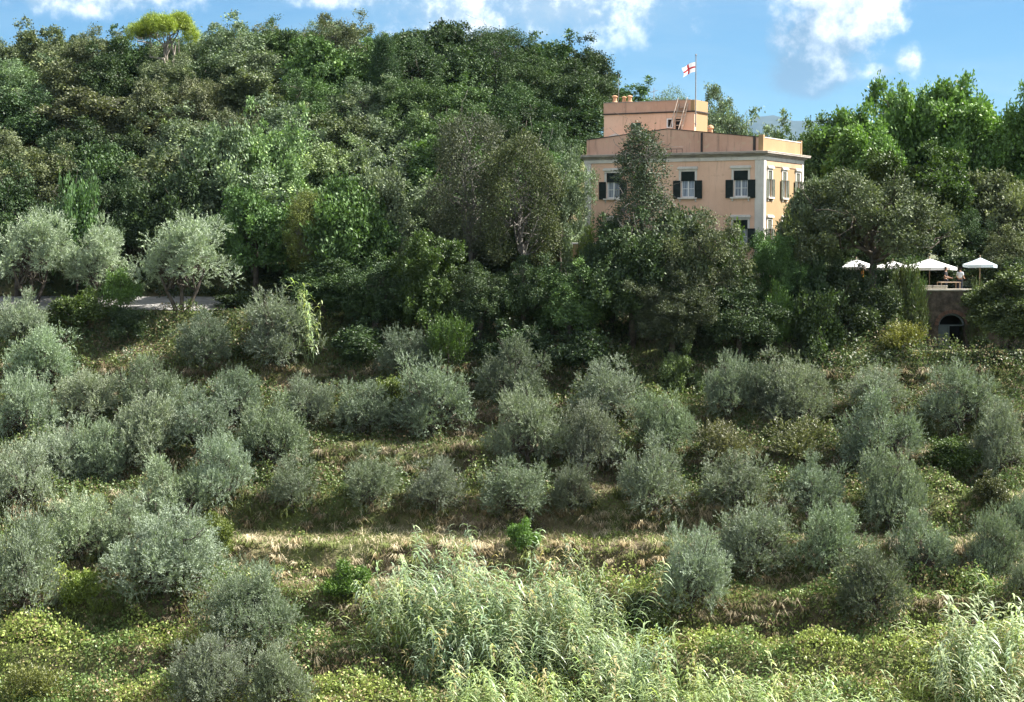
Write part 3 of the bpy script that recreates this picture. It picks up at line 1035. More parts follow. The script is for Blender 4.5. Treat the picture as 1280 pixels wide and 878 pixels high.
# terrace parasols
def parasol(px, py_edge, Y, half, rise, label, mat, lean=0.0, group='parasols over the terrace'):
    p = at(px, py_edge, Y)
    gz = TERRACE_Z
    e = empty('parasol', (p.x, Y, gz), R(12))
    tag(e, label, 'parasol', group)
    ze = p.z - gz
    can = MB()
    n = 8
    rim = []
    for k in range(n):
        a = 2 * math.pi * (k + 0.5) / n
        q = 1 / max(abs(math.cos(a)), abs(math.sin(a))) * 0.96
        rim.append((half * q * math.cos(a), half * q * math.sin(a), ze + 0.03 * math.sin(3 * a + px)))
    top = (0, 0, ze + rise)
    mid = [(x * 0.5, y * 0.5, ze + rise * 0.46) for x, y, z in rim]
    vv = [top] + mid + rim + [(x, y, z - 0.2) for x, y, z in rim]
    ff = []
    for k in range(n):
        j = (k + 1) % n
        ff += [(0, 1 + k, 1 + j), (1 + k, 1 + n + k, 1 + n + j, 1 + j), (1 + n + k, 1 + 2 * n + k, 1 + 2 * n + j, 1 + n + j)]
    can.add(vv, ff)
    can.build('canopy', mat, e)
    MB().bar((0, 0, 0), (0, 0, ze + rise + 0.15), 0.035, 6).build('pole', M_WOOD, e)
    rb = MB()
    for k in range(n):
        rb.bar((rim[k][0] * 0.97, rim[k][1] * 0.97, rim[k][2] - 0.03), (0, 0, ze + rise - 0.1), 0.012, 4)
    rb.build('ribs', M_WOOD, e)
    MB().box(-0.3, 0.3, -0.3, 0.3, 0, 0.1).build('base', M_METAL, e, 0.02)
    return e


parasol(1070, 334, 126.5, 1.7, 0.55, 'white terrace parasol furthest left, half behind the spreading oak', M_CANVAS)
parasol(1116, 335, 125.2, 1.65, 0.48, 'low white parasol seen between the limbs of the spreading oak', M_CANVAS)
parasol(1162, 334, 126.0, 1.85, 0.60, 'large bright white parasol right of the spreading oak', M_CANVAS)
parasol(1225, 331, 125.5, 1.15, 0.50, 'small pale blue parasol standing alone on the right', M_CANVAS_B)

# two tables and an orange cloth
def table(px, Y, label, wdt=1.1, cloth=None):
    p = at(px, 350, Y)
    e = empty('terrace_table', (p.x, Y, TERRACE_Z), R(10))
    tag(e, label, 'table', 'tables on the terrace')
    MB().box(-wdt / 2, wdt / 2, -0.4, 0.4, 0.70, 0.75).build('tabletop', M_WOOD, e, 0.01)
    for s in (-1, 1):
        for q in (-1, 1):
            MB().box(s * (wdt / 2 - 0.06) - 0.03, s * (wdt / 2 - 0.06) + 0.03, q * 0.34 - 0.03, q * 0.34 + 0.03, 0, 0.698).build('leg', M_WOOD, e)
    if cloth:
        cm = MB().box(-wdt / 2 - 0.03, wdt / 2 + 0.03, -0.43, 0.43, 0.752, 0.765)
        cm.box(-wdt / 2 - 0.03, wdt / 2 + 0.03, -0.445, -0.432, 0.38, 0.764).box(-wdt / 2 - 0.045, -wdt / 2 - 0.032, -0.43, 0.43, 0.42, 0.764)
        cm.build('tablecloth', cloth, e)
    return e


table(1186, 123.6, 'bare wooden table behind the wall coping near the two people', 1.5)
table(1063, 123.9, 'table under an orange cloth on the left of the terrace', 1.2, M_ORANGE)
fo = empty('folded_parasol', (at(1078, 345, 124.6).x, 124.6, TERRACE_Z))
tag(fo, 'orange folded parasol standing behind the orange covered table', 'parasol')
MB().lathe([(0.04, 0.75), (0.16, 0.8), (0.17, 1.1), (0.10, 1.6), (0.04, 1.75)], 8).build('canopy', M_ORANGE, fo)
MB().bar((0, 0, 0), (0, 0, 1.85), 0.025, 6).build('pole', M_WOOD, fo)
MB().box(-0.2, 0.2, -0.2, 0.2, 0, 0.08).build('base', M_METAL, fo)

# planters along the coping
for i, (px, lab) in enumerate(((1160, 'short pale stone planter on the wall coping, left one'), (1174, 'long pale stone planter on the wall coping, right one'))):
    p = at(px, 360, 122.5)
    wd = 0.3 if i == 0 else 0.5
    pl = empty('planter', (p.x, 122.5, zt + 0.14), 0)
    tag(pl, lab, 'planter', 'planters on the terrace wall')
    MB().prism([(-wd, 0), (wd, 0), (wd + 0.06, 0.24), (-wd - 0.06, 0.24)], -0.14, 0.14).build('trough', M_PALEST, pl, 0.015)
    MB().box(-wd + 0.02, wd - 0.02, -0.1, 0.1, 0.242, 0.255).build('soil', M_DARK, pl)

# two people
M_SKIN = rough_material('skin', (0.46, 0.28, 0.19), (0.50, 0.31, 0.21), 5.0, 0.6, 0.0)
M_HAIR = rough_material('dark_hair', (0.02, 0.015, 0.01), (0.04, 0.03, 0.02), 9.0, 0.6, 0.0)
M_SHIRT_W = rough_material('pale_shirt', (0.62, 0.66, 0.72), (0.70, 0.74, 0.78), 5.0, 0.9, 0.0)
M_SHIRT_D = rough_material('dark_shirt', (0.03, 0.03, 0.035), (0.05, 0.05, 0.055), 5.0, 0.9, 0.0)
M_TROUS = rough_material('dark_trousers', (0.025, 0.028, 0.04), (0.04, 0.045, 0.06), 5.0, 0.9, 0.0)


def skinned(name, verts, edges, radii, root, mat, parent, sub=1):
    me = bpy.data.meshes.new(name)
    me.from_pydata(verts, edges, [])
    o = bpy.data.objects.new(name, me)
    col.objects.link(o)
    md = o.modifiers.new('skin', 'SKIN')
    for i, r_ in enumerate(radii):
        sv = me.skin_vertices[0].data[i]
        rr_ = r_ if isinstance(r_, tuple) else (r_, r_)
        sv.radius = rr_
        sv.use_root = (i == root)
    md2 = o.modifiers.new('sub', 'SUBSURF')
    md2.levels = md2.render_levels = sub
    dg = bpy.context.evaluated_depsgraph_get()
    fin = bpy.data.meshes.new_from_object(o.evaluated_get(dg))
    bpy.data.objects.remove(o)
    bpy.data.meshes.remove(me)
    fin.name = name
    fin.materials.clear()
    fin.materials.append(mat)
    fin.polygons.foreach_set('use_smooth', np.ones(len(fin.polygons), dtype=bool))
    return put(name, fin, parent)


def person(px, Y, rz, label, shirt_mat, arm_fwd=0.25, h=1.72):
    p = at(px, 350, Y)
    e = empty('person', (p.x, Y, TERRACE_Z), rz)
    tag(e, label, 'person')
    s = h / 1.75
    V_ = [(0, 0, 0.98), (0, 0.01, 1.18), (0, 0, 1.40), (0, -0.01, 1.50), (0, -0.02, 1.57), (0, -0.03, 1.66), (0, -0.02, 1.73)]
    Rr = [(0.14, 0.10), (0.13, 0.095), (0.15, 0.10), (0.055, 0.055), (0.07, 0.085), (0.08, 0.10), (0.05, 0.06)]
    E_ = [(0, 1), (1, 2), (2, 3), (3, 4), (4, 5), (5, 6)]
    for sd in (-1, 1):
        b0 = len(V_)
        V_ += [(sd * 0.18, 0, 1.42), (sd * 0.25, -0.04 * arm_fwd, 1.14), (sd * 0.22, -0.26 - arm_fwd * 0.3, 1.02), (sd * 0.20, -0.34 - arm_fwd * 0.3, 1.02)]
        Rr += [0.055, 0.042, 0.030, 0.034]
        E_ += [(2, b0), (b0, b0 + 1), (b0 + 1, b0 + 2), (b0 + 2, b0 + 3)]
        for k, (dx, dl) in enumerate(((-0.03, 0.075), (-0.01, 0.085), (0.012, 0.08), (0.03, 0.062))):
            c0_ = len(V_)
            V_ += [(sd * 0.20 + dx, -0.38 - arm_fwd * 0.3, 1.015), (sd * 0.20 + dx * 1.2, -0.38 - arm_fwd * 0.3 - dl, 0.985)]
            Rr += [0.010, 0.008]
            E_ += [(b0 + 3, c0_), (c0_, c0_ + 1)]
        c0_ = len(V_)
        V_ += [(sd * 0.20 - sd * 0.045, -0.345 - arm_fwd * 0.3, 1.01), (sd * 0.20 - sd * 0.06, -0.39 - arm_fwd * 0.3, 0.99)]
        Rr += [0.012, 0.010]
        E_ += [(b0 + 3, c0_), (c0_, c0_ + 1)]
        l0 = len(V_)
        V_ += [(sd * 0.10, 0, 0.88), (sd * 0.11, -0.02, 0.48), (sd * 0.11, 0.02, 0.08), (sd * 0.12, -0.12, 0.04)]
        Rr += [0.085, 0.055, 0.04, 0.035]
        E_ += [(0, l0), (l0, l0 + 1), (l0 + 1, l0 + 2), (l0 + 2, l0 + 3)]
    V_ = [(x * s, y * s, z * s) for x, y, z in V_]
    skinned('body', V_, E_, Rr, 0, M_SKIN, e, 1)
    sv = [(0, 0, 0.93), (0, 0.01, 1.18), (0, 0, 1.40), (0, -0.005, 1.46), (-0.18, 0, 1.42), (-0.235, -0.02 * arm_fwd, 1.2), (0.18, 0, 1.42), (0.235, -0.02 * arm_fwd, 1.2)]
    skinned('shirt', [(x * s, y * s, z * s) for x, y, z in sv], [(0, 1), (1, 2), (2, 3), (2, 4), (4, 5), (2, 6), (6, 7)],
            [(0.175, 0.13), (0.165, 0.125), (0.18, 0.125), 0.08, 0.075, 0.065, 0.075, 0.065], 0, shirt_mat, e, 1)
    tv = [(0, 0, 0.96), (-0.10, 0, 0.86), (-0.11, -0.02, 0.48), (-0.11, 0.02, 0.10), (0.10, 0, 0.86), (0.11, -0.02, 0.48), (0.11, 0.02, 0.10)]
    skinned('trousers', [(x * s, y * s, z * s) for x, y, z in tv], [(0, 1), (1, 2), (2, 3), (0, 4), (4, 5), (5, 6)],
            [(0.165, 0.125), 0.10, 0.075, 0.06, 0.10, 0.075, 0.06], 0, M_TROUS, e, 1)
    hv = [(0, 0.015, 1.60), (0, 0.02, 1.70), (0, -0.02, 1.765)]
    skinned('hair', [(x * s, y * s, z * s) for x, y, z in hv], [(0, 1), (1, 2)], [(0.078, 0.07), (0.088, 0.09), (0.05, 0.06)], 1, M_HAIR, e, 1)
    return e


person(1200, 123.9, R(150), 'person in a pale blue white shirt standing behind the terrace table', M_SHIRT_W)
person(1182, 124.3, R(60), 'person in dark clothing standing left of the pale shirted one', M_SHIRT_D, 0.1, 1.75)

# ------------------------------------------------------------------ plant meshes (shared by all plants of a kind)
def crown(g, lobes, per_m2, k, L, W, cr, up=0.45, core=(0, 0, 0), fill=0.25, inner=0.0, outdir=0.7, jit=0.8):
    """leaves gathered in tufts over the skin of many lobes"""
    P, D, N, V = [], [], [], []
    for (cx_, cy_, cz_, r_, vz) in lobes:
        n = max(4, int(4 * math.pi * r_ * r_ * per_m2))
        d = rand_dirs(n, g)
        away = unit(np.array([[cx_ - core[0], cy_ - core[1], cz_ - core[2] + 0.4]]))
        keep = (d @ away[0] > -0.45) | (g.random(n) < inner)
        d = d[keep]
        n = len(d)
        if n == 0:
            continue
        rad = r_ * np.where(g.random(n) < fill, g.uniform(0.45, 0.9, n), g.uniform(0.88, 1.10, n))
        c_ = np.array([[cx_, cy_, cz_]]) + d * rad[:, None] * np.array([[1, 1, vz]])
        cv = np.clip(g.normal(0.5, 0.16, n) + g.normal(0, 0.06), 0.05, 0.95)
        kk = k
        cc = np.repeat(c_, kk, axis=0)
        dd = np.repeat(d, kk, axis=0)
        m_ = len(cc)
        off = g.normal(size=(m_, 3)) * cr * np.repeat(g.uniform(0.6, 1.35, n), kk)[:, None]
        P.append(cc + off)
        D.append(dd * outdir + rand_dirs(m_, g) * jit + np.array([[0, 0, 0.15]]))
        tuft = np.repeat(unit(d + rand_dirs(n, g) * 0.55 + np.array([[0, 0, up]])), kk, axis=0)
        N.append(tuft + rand_dirs(m_, g) * 0.55)
        V.append(np.clip(np.repeat(cv, kk) + g.normal(0, 0.12, m_), 0, 1))
    P, D, N, V = map(np.concatenate, (P, D, N, V))
    m_ = len(P)
    v, q = leaf_quads(P, D, N, L * g.uniform(0.7, 1.25, m_), W * g.uniform(0.75, 1.2, m_))
    return v, q, np.repeat(V, 4)


def shoots(g, lobes, per_m2, k, slen, L, W, up=0.35, core=(0, 0, 0), inner=0.1, droop=0.0):
    """slender leafy shoots standing out of lobes (olive)"""
    P, D, N, V = [], [], [], []
    for (cx_, cy_, cz_, r_, vz) in lobes:
        n = max(4, int(4 * math.pi * r_ * r_ * per_m2))
        d = rand_dirs(n, g)
        away = unit(np.array([[cx_ - core[0], cy_ - core[1], cz_ - core[2] + 0.3]]))
        keep = (d @ away[0] > -0.4) | (g.random(n) < inner)
        d = d[keep]
        n = len(d)
        start = np.array([[cx_, cy_, cz_]]) + d * (r_ * g.uniform(0.6, 0.98, n))[:, None] * np.array([[1, 1, vz]])
        sd = unit(d * 0.8 + rand_dirs(n, g) * 0.55 + np.array([[0, 0, up]]))
        ln = slen * g.uniform(0.6, 1.35, n)
        cv = np.clip(g.normal(0.5, 0.17, n), 0.05, 0.95)
        t_ = np.tile((np.arange(k) + 0.5) / k, n)
        st = np.repeat(start, k, axis=0)
        sdr = np.repeat(sd, k, axis=0)
        lnr = np.repeat(ln, k)
        pos = st + sdr * (lnr * t_)[:, None] + np.array([[0, 0, -1.0]]) * (droop * (lnr * t_) ** 2)[:, None]
        m_ = len(pos)
        P.append(pos + g.normal(size=(m_, 3)) * 0.03)
        D.append(sdr * 1.0 + rand_dirs(m_, g) * 0.6)
        N.append(rand_dirs(m_, g) * 0.7 + np.repeat(d, k, axis=0) * 0.8 + np.array([[0, 0, 0.4]]))
        V.append(np.clip(np.repeat(cv, k) + g.normal(0, 0.15, m_), 0, 1))
    P, D, N, V = map(np.concatenate, (P, D, N, V))
    m_ = len(P)
    v, q = leaf_quads(P, D, N, L * g.uniform(0.7, 1.3, m_), W * g.uniform(0.8, 1.2, m_))
    return v, q, np.repeat(V, 4)


def limb(g, a, b, r0, r1, n=6, wob=0.12):
    a, b = np.array(a, float), np.array(b, float)
    ln = np.linalg.norm(b - a)
    ts = np.linspace(0, 1, n)
    pts = a + (b - a) * ts[:, None] + g.normal(size=(n, 3)) * wob * ln * 0.18 * np.sin(np.pi * ts)[:, None]
    return pts, r0 + (r1 - r0) * ts


def branching(g, trunk_pts, trunk_r, targets, sub=2, r_frac=0.5, sub_len=0.9):
    paths = [(np.array(trunk_pts, float), np.array(trunk_r, float))]
    tp = np.array(trunk_pts, float)
    for tg in targets:
        i = g.integers(len(tp) // 2, len(tp))
        r_ = trunk_r[i] * r_frac
        p = limb(g, tp[i], tg, r_, r_ * 0.3, 7, 0.6)
        paths.append(p)
        for _ in range(sub):
            j = g.integers(3, 6)
            e_ = np.array(tg) + g.normal(size=3) * sub_len
            paths.append(limb(g, p[0][j], e_, p[1][j] * 0.6, 0.012, 5, 0.5))
    return paths


PROTO = {}


def proto(kind, h, w, crown_data, paths, mat_leaf, mat_bark, sides=6):
    v, q, va = crown_data
    h = float(np.percentile(v[:, 2], 99.6))                              # true size of the crown as grown
    w = 2 * float(np.percentile(np.hypot(v[:, 0], v[:, 1]), 96))
    cm_ = np_mesh(kind + '_crown', v, q, var=va, mat=mat_leaf)
    tv, tq, tt = tubes(paths, sides)
    tm_ = np_mesh(kind + '_trunk', tv, tq, tt, mat=mat_bark, smooth=True)
    PROTO.setdefault(kind, []).append((h, w, cm_, tm_))


def dome_lobes(g, n, rx, rz, cz, r0, r1, zlow=-0.5, vz=0.85):
    out_ = []
    pts = []
    tries = 0
    while len(out_) < n and tries < 4000:
        tries += 1
        d = rand_dirs(1, g)[0]
        if d[2] < zlow:
            continue
        r_ = g.uniform(r0, r1)
        c_ = np.array([d[0] * (rx - r_ * 0.8), d[1] * (rx - r_ * 0.8), cz + d[2] * (rz - r_ * 0.75)])
        if any(np.linalg.norm(c_ - p) < 0.72 * r_ for p in pts):
            continue
        pts.append(c_)
        out_.append((c_[0], c_[1], c_[2], r_, vz))
    return out_


def bough_lobes(g, n_bough, cz, rx, rz_up, rz_dn, per, r0, r1, scatter, zmin, inner=0.42, low=-0.55):
    """lobes strung along boughs that leave a common crotch, so the outline stays ragged and gaps remain"""
    out_, ends = [], []
    k = 0
    while k < n_bough:
        d = rand_dirs(1, g)[0]
        if d[2] < low or any(np.dot(d, e_) > 0.88 for e_ in ends) and g.random() < 0.8:
            if g.random() < 0.05:
                k += 1
            continue
        k += 1
        ends.append(d)
        L_ = g.uniform(0.72, 1.12)
        tip = np.array([d[0] * rx, d[1] * rx, d[2] * (rz_up if d[2] > 0 else rz_dn)]) * L_
        for j in range(per):
            f_ = inner + (1 - inner) * (j + g.random()) / per
            r_ = (r1 + (r0 - r1) * f_) * g.uniform(0.75, 1.25)
            c_ = tip * f_ + g.normal(size=3) * scatter * (0.6 + 0.6 * f_)
            c_[2] += cz - 0.10 * rz_up * (f_ - 0.5) * (1 if d[2] < 0.5 else 0)
            if c_[2] < zmin:
                continue
            out_.append((c_[0], c_[1], c_[2], r_, g.uniform(0.75, 1.15)))
    return out_


# evergreen oaks
for s in range(10):
    g = np.random.default_rng(100 + s)
    lob = bough_lobes(g, 17 + s % 4, 4.2, g.uniform(3.2, 4.0), g.uniform(4.0, 4.8), 3.0, 4, 0.42, 1.15, 0.42, 1.1)
    lf = (0.21, 0.155, 0.255)[s % 3]
    cd = crown(g, lob, 3.6, (30, 48, 22)[s % 3], lf, lf * 0.6, (0.17, 0.165, 0.19)[s % 3], 0.6, (0, 0, 3.8), 0.2, 0.12)
    tr_ = [(0, 0, -0.5), (0.1, 0.05, 1.2), (0.0, -0.1, 2.6), (0.15, 0.1, 4.2), (0.1, 0, 6.0)]
    tg = [l[:3] for l in lob[::4]]
    proto('oak', 8.9, 7.6, cd, branching(g, tr_, [0.34, 0.27, 0.23, 0.17, 0.09], tg), M_OAK, M_BARK)

# spreading oak with an open trunk
for s in range(2):
    g = np.random.default_rng(140 + s)
    lob = bough_lobes(g, 20, 4.4, 4.9, 3.4, 1.9, 4, 0.45, 1.1, 0.45, 2.1, 0.4, -0.5)
    cd = crown(g, lob, 4.0, 28, 0.19, 0.105, 0.17, 0.55, (0, 0, 3.8), 0.22, 0.12)
    tr_ = [(0, 0, -0.5), (0.0, 0.0, 1.2), (0.2, 0.1, 2.4), (0.1, 0.1, 3.4), (0.0, 0, 4.6)]
    tg = [l[:3] for l in lob[::2]]
    proto('spreading_oak', 7.8, 10.0, cd, branching(g, tr_, [0.30, 0.25, 0.22, 0.18, 0.12], tg, 2, 0.62), M_OAK, M_BARK)

# bright broadleaf
for s in range(4):
    g = np.random.default_rng(160 + s)
    lob = bough_lobes(g, 20, 7.0, 4.1, 6.2, 5.2, 4, 0.55, 1.45, 0.55, 1.4, 0.42, -0.8)
    cd = crown(g, lob, 3.8, 30, 0.29, 0.19, 0.22, 0.7, (0, 0, 6.4), 0.2, 0.1)
    tr_ = [(0, 0, -0.5), (0.1, 0.05, 2.2), (0.0, -0.1, 4.6), (0.15, 0.1, 7.2), (0.1, 0, 10.0)]
    tg = [l[:3] for l in lob[::3]]
    proto('broadleaf', 13.4, 8.8, cd, branching(g, tr_, [0.38, 0.3, 0.26, 0.2, 0.1], tg), M_BROAD, M_BARK)

# thin tree: fine twigs and sparse leaves, pale limbs
for s in range(3):
    g = np.random.default_rng(180 + s)
    lob = dome_lobes(g, 26, 3.0, 4.6, 6.8, 0.7, 1.2, -0.8, 1.1)
    cd = crown(g, lob, 6.0, 16, 0.17, 0.08, 0.20, 0.4, (0, 0, 6.0))
    tr_ = [(0, 0, -0.5), (0.2, 0.05, 1.8), (-0.1, -0.1, 3.6), (0.25, 0.1, 5.6), (0.1, 0, 8.0)]
    tg = [(l[0] * 1.1, l[1] * 1.1, l[2] + 0.3) for l in lob]
    proto('thin_tree', 11.6, 6.4, cd, branching(g, tr_, [0.24, 0.2, 0.17, 0.13, 0.05], tg, 4, 0.5, 0.9), M_OAK, M_GREY_BARK, 5)

# narrow tree (stands before the facade)
g = np.random.default_rng(200)
lob = []
for k in range(26):
    z_ = 3.6 + 8.4 * k / 25
    rr_ = 1.75 * (1 - 0.62 * ((z_ - 3.6) / 8.4) ** 1.6)
    a_ = g.uniform(0, 6.28)
    q_ = g.uniform(0.2, 0.8) * rr_
    lob.append((q_ * math.cos(a_), q_ * math.sin(a_), z_, g.uniform(0.55, 0.9), 1.15))
cd = crown(g, lob, 8.0, 19, 0.16, 0.08, 0.18, 0.4, (0, 0, 7))
tr_ = [(0, 0, -0.5), (0.1, 0, 3), (-0.1, 0.1, 6), (0.1, 0, 9), (0, 0, 11.6)]
proto('narrow_tree', 12.8, 4.2, cd, branching(g, tr_, [0.22, 0.18, 0.14, 0.09, 0.03], [(l[0] * 1.9, l[1] * 1.9, l[2] + 0.8) for l in lob], 4, 0.5, 0.7), M_OAK, M_GREY_BARK, 5)

# dark conifer
g = np.random.default_rng(210)
lob = []
for k in range(34):
    z_ = 2.0 + 9.0 * k / 33
    rr_ = 2.3 * (1 - ((z_ - 2) / 10.0)) + 0.2
    a_ = k * 2.4
    q_ = rr_ * 0.62
    lob.append((q_ * math.cos(a_), q_ * math.sin(a_), z_, 0.45 + rr_ * 0.30, 0.9))
cd = crown(g, lob, 13.0, 22, 0.17, 0.055, 0.14, 0.6, (0, 0, 5))
tr_ = [(0, 0, -0.5), (0, 0, 3), (0, 0, 6), (0, 0, 9), (0, 0, 11)]
proto('conifer', 11.8, 5.0, cd, branching(g, tr_, [0.26, 0.2, 0.16, 0.1, 0.04], [l[:3] for l in lob[::3]], 1, 0.4, 0.5), M_OAK, M_BARK)

# umbrella pine
g = np.random.default_rng(220)
lob = []
for k in range(24):
    a_, q_ = g.uniform(0, 6.28), 3.3 * math.sqrt(g.random())
    lob.append((q_ * math.cos(a_), q_ * math.sin(a_), 8.4 - 0.09 * q_ * q_ + g.uniform(-0.15, 0.15), g.uniform(0.65, 0.95), 0.62))
cd = crown(g, lob, 14.0, 24, 0.19, 0.045, 0.14, 0.8, (0, 0, 5.5))
tr_ = [(0, 0, -0.5), (0.1, 0, 2), (0.2, 0, 4), (0.1, 0.1, 5.2), (0.0, 0, 6.4)]
proto('umbrella_pine', 9.2, 8.0, cd, branching(g, tr_, [0.30, 0.26, 0.22, 0.19, 0.13], [(l[0] * 0.9, l[1] * 0.9, l[2] - 0.3) for l in lob[::2]], 2, 0.6, 0.5), M_BROAD, M_PALE_BARK)

# olives: feathery, boughs fanning out from a low crotch
for s in range(9):
    g = np.random.default_rng(300 + s)
    lob = bough_lobes(g, 17 + s % 4, 1.25, g.uniform(1.95, 2.25), g.uniform(2.1, 2.6), 0.95, 4, 0.36, 0.80, 0.24, 0.35 if s % 3 else 0.8, 0.42, -0.45)
    cd = shoots(g, lob, 11.5, 17, 0.50, 0.125, 0.036, 0.55, (0, 0, 0.9), 0.06, 0.2)
    tr_ = [(0, 0, -0.4), (0.08, 0.03, 0.2), (0.02, -0.08, 0.6), (0.12, 0.05, 1.0), (0.05, 0, 1.6)]
    proto('olive', 4.2, 4.75, cd, branching(g, tr_, [0.20, 0.17, 0.14, 0.11, 0.07], [l[:3] for l in lob[::2]], 2, 0.55, 0.4), M_OLIVE, M_BARK)

for s in range(3):
    g = np.random.default_rng(320 + s)
    lob = bough_lobes(g, 24, 1.7, 3.0, 3.0, 1.3, 5, 0.38, 0.95, 0.30, 0.5, 0.42, -0.45)
    cd = shoots(g, lob, 11.0, 16, 0.52, 0.13, 0.036, 0.55, (0, 0, 1.2), 0.06, 0.2)
    tr_ = [(0, 0, -0.4), (0.1, 0.03, 0.3), (0.02, -0.1, 0.9), (0.15, 0.05, 1.5), (0.05, 0, 2.3)]
    proto('big_olive', 5.5, 6.5, cd, branching(g, tr_, [0.26, 0.22, 0.18, 0.14, 0.08], [l[:3] for l in lob[::2]], 2, 0.55, 0.5), M_OLIVE, M_BARK)

# tall old olives of the road
for s in range(2):
    g = np.random.default_rng(330 + s)
    lob = bough_lobes(g, 18, 3.0, 3.0, 3.0, 1.4, 4, 0.40, 0.85, 0.35, 1.5, 0.4, -0.4)
    cd = shoots(g, lob, 11.0, 15, 0.52, 0.17, 0.043, 0.45, (0, 0, 3.2), 0.12)
    paths = []
    for a_, ox in ((0.0, 0.0), (0.5, 0.75), (-0.4, -0.75)):
        paths += branching(g, [(ox * 0.25, 0, -0.4), (ox * 0.7, 0.05, 0.6), (ox * 1.2, 0, 1.4), (ox * 1.7, 0.1, 2.4)], [0.16, 0.13, 0.11, 0.07],
                           [l[:3] for l in lob[s::4]], 3, 0.6, 0.5)
    proto('tall_olive', 6.3, 6.4, cd, paths, M_OLIVE, M_BARK)

# leafy shrubs
for s in range(3):
    g = np.random.default_rng(350 + s)
    lob = bough_lobes(g, 12, 0.9, 1.5, 1.7, 0.7, 3, 0.25, 0.55, 0.2, 0.2, 0.4, -0.4)
    cd = crown(g, lob, 15, 18, 0.15, 0.085, 0.12, 0.55, (0, 0, 1.0))
    proto('shrub', 2.85, 3.2, cd, branching(g, [(0, 0, -0.3), (0.05, 0, 0.3), (0, 0.05, 0.8), (0, 0, 1.2)], [0.08, 0.07, 0.05, 0.03], [l[:3] for l in lob[::2]], 2, 0.6, 0.3), M_BROAD, M_BARK, 5)
# upright whippy shrubs
for s in range(2):
    g = np.random.default_rng(370 + s)
    lob = [(g.normal(0, 0.55), g.normal(0, 0.55), g.uniform(0.6, 2.4), g.uniform(0.35, 0.6), 1.5) for _ in range(15)]
    cd = shoots(g, lob, 17, 12, 0.75, 0.15, 0.06, 1.3, (0, 0, 0.8), 0.2)
    proto('upright_shrub', 3.4, 2.7, cd, branching(g, [(0, 0, -0.3), (0.05, 0, 0.4), (0, 0.05, 1.0), (0, 0, 1.6)], [0.07, 0.06, 0.05, 0.03], [l[:3] for l in lob[::2]], 2, 0.6, 0.3), M_BROAD, M_BARK, 5)


def plant(kind, variant, x, y, w_, h_, color, name, label, cat, group=None, rz=None, zbase=None, depth=1.0):
    ph, pw, cm_, tm_ = PROTO[kind][variant % len(PROTO[kind])]
    zb_ = h1(x, y) if zbase is None else zbase
    e = empty(name, (x, y, zb_ - 0.05), random.uniform(0, 6.28) if rz is None else rz)
    e.scale = (w_ / pw, w_ / pw * depth, h_ / ph)
    if kind in ('olive', 'big_olive'):
        e.rotation_euler = (random.gauss(0, 0.07), random.gauss(0, 0.07), e.rotation_euler.z)
    tag(e, label, cat, group)
    c_ = put('crown', cm_, e)
    c_.color = tuple(color) + (1.0,)
    put('trunk', tm_, e)
    return e


def jit_col(c_, a=0.10):
    k = 1 + random.uniform(-a, a)
    return tuple(min(1, max(0.004, v * k * (1 + random.uniform(-0.05, 0.05)))) for v in c_)


def tree_top(kind, px, ytop, wpx, Y, color, name, label, cat='tree', group=None, ybase=None, variant=None, depth=1.0, rz=None):
    """a tree whose tip shows at (px, ytop) when it stands at distance Y"""
    p = at(px, ytop, Y)
    zb_ = h1(p.x, Y) if ybase is None else at(px, ybase, Y).z
    return plant(kind, random.randrange(8) if variant is None else variant, p.x, Y, wpx * Y / F, p.z - zb_, color, name, label, cat, group, rz, zb_, depth)


# ------------------------------------------------------------------ the wood on the hill
G_DARK = (0.051, 0.084, 0.034)
G_BROWN = (0.119, 0.142, 0.073)
G_GREY = (0.157, 0.209, 0.123)
G_MID = (0.083, 0.144, 0.050)
G_LIGHT = (0.194, 0.276, 0.124)
G_YELL = (0.283, 0.343, 0.073)
G_BRIGHT = (0.114, 0.203, 0.047)
TONE = {'dark green': G_DARK, 'olive brown': G_BROWN, 'grey green': G_GREY, 'mid green': G_MID, 'pale green': G_LIGHT}


def wood_tone(px, py):
    if px < 330 and py < 130:
        return random.choice(['olive brown', 'olive brown', 'grey green', 'dark green'])
    if px < 200:
        return random.choice(['dark green', 'olive brown', 'dark green'])
    if 300 < px < 560 and 150 < py < 250:
        return random.choice(['pale green', 'grey green', 'mid green'])
    if 180 < px < 340 and py > 120:
        return random.choice(['grey green', 'grey green', 'olive brown'])
    if px > 520 and py < 160:
        return random.choice(['dark green', 'mid green', 'dark green'])
    return random.choice(['dark green', 'grey green', 'mid green', 'olive brown'])


ORD = ['first', 'second', 'third', 'fourth', 'fifth', 'sixth', 'seventh', 'eighth', 'ninth', 'tenth', 'eleventh', 'twelfth', 'thirteenth', 'fourteenth', 'fifteenth']
SKYX = [-40, 0, 45, 90, 150, 220, 290, 400, 470, 560, 610, 660, 705, 745, 785, 815]
SKYY = [48, 46, 34, 38, 34, 36, 28, 16, 36, 27, 44, 36, 52, 60, 88, 125]
rows = [  # name, distance, offset below the skyline, x start, x end, step, width
    ('along the skyline of the wood', 177, 0, -10, 790, 62, 84),
    ('peeping over behind the skyline row', 185, 12, 20, 790, 64, 84),
    ('just under the skyline of the wood', 167, 27, 10, 775, 64, 92),
    ('in the upper half of the wood', 156, 70, -15, 770, 66, 96),
    ('across the middle of the wood', 146, 108, 15, 740, 68, 98),
    ('in the lower half of the wood', 137, 150, -10, 730, 70, 100),
    ('low down in the wood', 130, 196, 20, 700, 72, 100),
]
